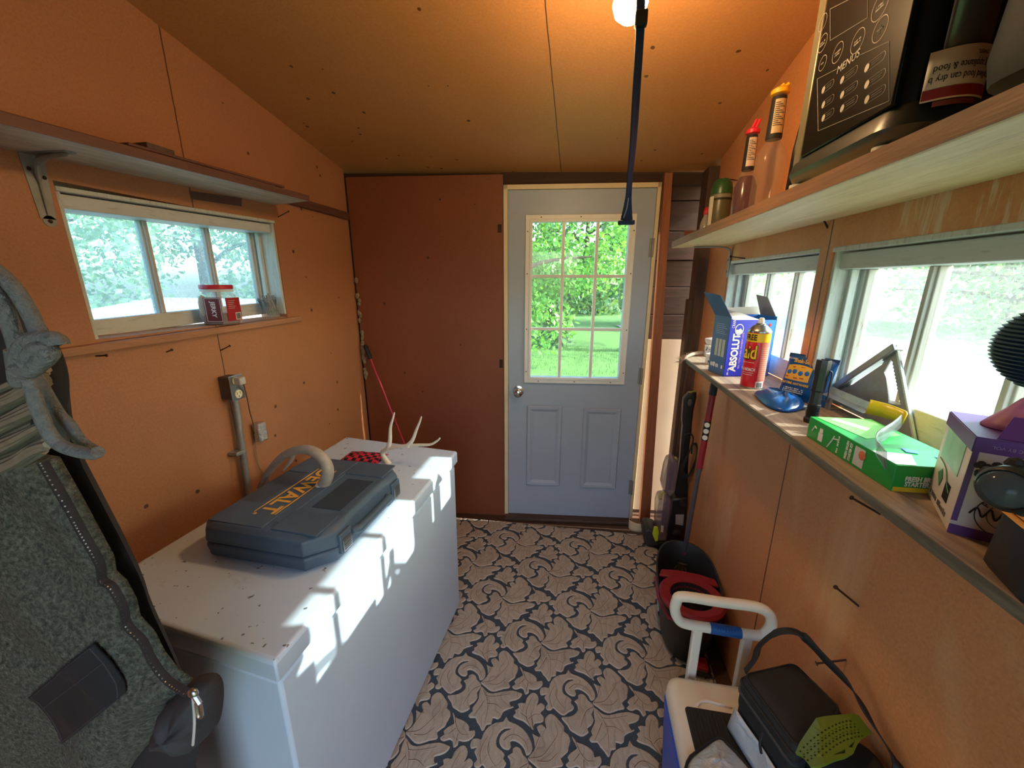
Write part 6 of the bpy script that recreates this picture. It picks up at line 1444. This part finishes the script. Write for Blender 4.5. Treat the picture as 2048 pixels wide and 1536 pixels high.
for i in range(nr_+1):
    z = lerp(z0_, z1_, i/nr_); xr = interp(ftab, z); xl = -1.33; fr1 = []; bk1 = []
    for j in range(nu+1):
        u = 1-(1-j/nu)**1.6; X_ = lerp(xl, xr, u); nub = .0022*noise.noise(V((X_*170, z*170, 3))) if 0 < j < nu else 0
        fr1.append(V((X_, fleeceY(X_, z)-nub, z)))
    for j in range(8, 0, -1): X_ = lerp(xl, xr, j/9); bk1.append(V((X_, yf+.026, z)))
    loops.append(fr1+bk1)
m.loft(loops)
k = N('fleece'); c = k.mix(k.ramp(k.noise(150, 3, .7), [(.35, 0.0), (.65, 1.0)]), S(52, 56, 53), S(110, 114, 104)); c = k.mix(k.math('MULTIPLY', k.noise(6, 3), .5), c, S(54, 58, 55)); k.base(c).rm(1); k.bump(k.noise(130, 3, .6), 1, .012); flm = k.m
fl_o = obj('fleece_lining', m, flm, coat, ang=3); fl_o['label'] = 'grey-green sherpa fleece lining'
# pocket patch sewn on the fleece
Pq = [PY(.348, *p) for p in ((54, 1397), (186, 1287), (261, 1376), (124, 1488))]
def patch(u, v):
    p = lerp(lerp(Pq[0], Pq[1], u), lerp(Pq[3], Pq[2], u), v); return V((p.x, fleeceY(p.x, p.z)-.006-.001*math.sin(u*7)*math.sin(v*5), p.z))
pa = obj('pocket_patch', MB().sheet(patch, 20, 16), plain('navy_patch', S(27, 29, 37), .85, var=.2, bump=.3, bs=600), coat, solid=.003); pa['label'] = 'dark navy pocket patch on the fleece'
m = MB(); m.tube([patch(.0+.02+.96*i/14, .30+.06*i/14)+V((0, -.002, 0)) for i in range(15)], .0009, 4)
for (a, b) in (((0, 0), (1, 0)), ((1, 0), (1, 1)), ((1, 1), (0, 1)), ((0, 1), (0, 0))):
    m.tube([patch(lerp(a[0], b[0], i/10)*.94+.03, lerp(a[1], b[1], i/10)*.94+.03)+V((0, -.0015, 0)) for i in range(11)], .0008, 4)
obj('seam', m, plain('seam_thread', S(58, 58, 66), .8), pa)
# zip along the edge
zp = catmull([PY(yf-.012, *p) for p in zip_px], 5); m = MB(); m.tube(zp, .006, 6, flat=.5); zt_o = obj('zip_tape', m, nav, coat)
m = MB()
acc = 0
for a, b in zip(zp, zp[1:]):
    n_ = max(1, int((b-a).length/.0042))
    for i in range(n_): p = lerp(a, b, i/n_); t_ = (b-a).normalized(); s_ = V((t_.z, 0, -t_.x)); m.tube([p-s_*.0028+V((0, -.004, 0)), p+s_*.0028+V((0, -.004, 0))], .0011, 4)
obj('zip_teeth', m, plain('zip_metal', S(120, 122, 120), .3, .9), zt_o)
pe = zp[-1]
# cuff with its metal pull
cu_px = ((345, 1402), (372, 1392), (396, 1396), (406, 1425), (402, 1478), (386, 1504), (332, 1512), (300, 1492), (306, 1440))
cen = PY(.345, 355, 1455); L_ = catmull([PY(.345, *p) for p in cu_px], 3, True); m = MB()
rings = []
for v, dy in ((0, .03), (0, .012), (.10, -.004), (.4, -.018), (.75, -.024), (.97, -.024)):
    rings.append([V((lerp(p, cen, v).x, .35+dy-.006*math.sin(p.z*90)*(v > 0), lerp(p, cen, v).z)) for p in L_])
m.loft(rings); cf = obj('cuff', m, plain('charcoal_quilt', S(54, 54, 60), .75, var=.2, sc=18, bump=.4, bs=400), coat, ang=2)
m = MB(); m.tube(catmull([PY(.322, *p) for p in ((386, 1396), (388, 1420), (389, 1450), (386, 1490))], 5), .0018, 5); obj('white_stitch', m, plain('white_thread', S(196, 196, 196), .7), cf)
m = MB(); a = PY(.325, 386, 1386); b = PY(.322, 400, 1408); c = PY(.32, 404, 1432)
m.ell(a, (.008, .005, .007), 10); m.tube([a, b], .0035, 7); m.tube(catmull([b, c, c+V((-.006, 0, -.002)), b+V((-.006, 0, 0))], 3, True), .0022, 6, closed=True); obj('zip_pull', m, mats['steel'], coat)
# second garment strap behind: dark hood edge
m = MB(); m.tube(catmull([PY(.37, *p) for p in ((-40, 560), (0, 590), (50, 650), (90, 715), (104, 780), (96, 850))], 5), .018, 8, flat=.5); obj('hood_edge', m, nav, coat)

# rope
k = N('blue_grey_rope'); c = k.mix(k.noise(180, 3, .7), S(70, 80, 90), S(138, 142, 142)); k.base(c).rm(.95); k.bump(k.noise(240, 3), .8, .006); rm_ = k.m
rp = thing('rope', 'knotted blue-grey rope looped over the black coat at the left edge', 'rope', PY(.33, 60, 900))
def rope(px, r=.0085, dy=0, yy=.325): return MB().tube(catmull([PY(yy+dy*i/len(px), *p) for i, p in enumerate(px)], 6), r, 9)
obj('strand', rope(((-40, 520), (0, 547), (35, 585), (62, 630), (80, 670), (92, 700)), .0072), rm_, rp)
obj('strand', rope(((-30, 560), (5, 610), (25, 660), (38, 705), (44, 740)), .0075, yy=.318), rm_, rp)
obj('strand', rope(((52, 735), (62, 770), (76, 815), (95, 860), (118, 888), (150, 902), (185, 908), (196, 904)), .0066, yy=.312), rm_, rp)
obj('strand', rope(((70, 745), (95, 790), (120, 830), (140, 850), (160, 880), (182, 897), (197, 904)), .006, yy=.335), rm_, rp)
m = MB(); m.tube(catmull([PY(.312, *p) for p in ((40, 745), (44, 705), (62, 684), (90, 678), (112, 680), (118, 690))], 6), [.0095]*20+[.0085]*11, 9)
m.tube(catmull([PY(.306, *p) for p in ((34, 742), (58, 742), (80, 726), (98, 708), (84, 697), (66, 706), (56, 728))], 6), .0085, 9)
m.tube(catmull([PY(.330, *p) for p in ((30, 700), (34, 730), (40, 765), (52, 738))], 6), .0085, 9)
obj('knot', m, rm_, rp)
# coil of clear line
wc = thing('line_coil', 'coil of shiny grey line hanging below the rope knot on the coat', 'coil', PY(.345, 20, 930))
m = MB(); random.seed(17)
for i in range(26):
    t_ = i/25; a = 742+170*t_; dx = 8*math.sin(i*1.7); 
    q = [PY(.352+.01*math.sin(i), *p) for p in ((-70+dx, a+62), (-20, a+44+3*math.sin(i*2.2)), (30, a+22), (70-14*abs(t_-.5), a+2+3*math.sin(i*1.3)), (96-10*abs(t_-.5)+dx*.4, a-10))]
    m.tube(catmull(q, 4), .0048, 6)
obj('strands', m, plain('grey_nylon_line', S(120, 122, 112), .22, .1, var=.2, sc=60), wc)
m = MB(); m.tube(catmull([PY(.338, *p) for p in ((78, 765), (100, 800), (122, 850), (128, 890))], 5), .005, 7); obj('binding', m, plain('dark_binding', S(64, 68, 66), .6), wc)
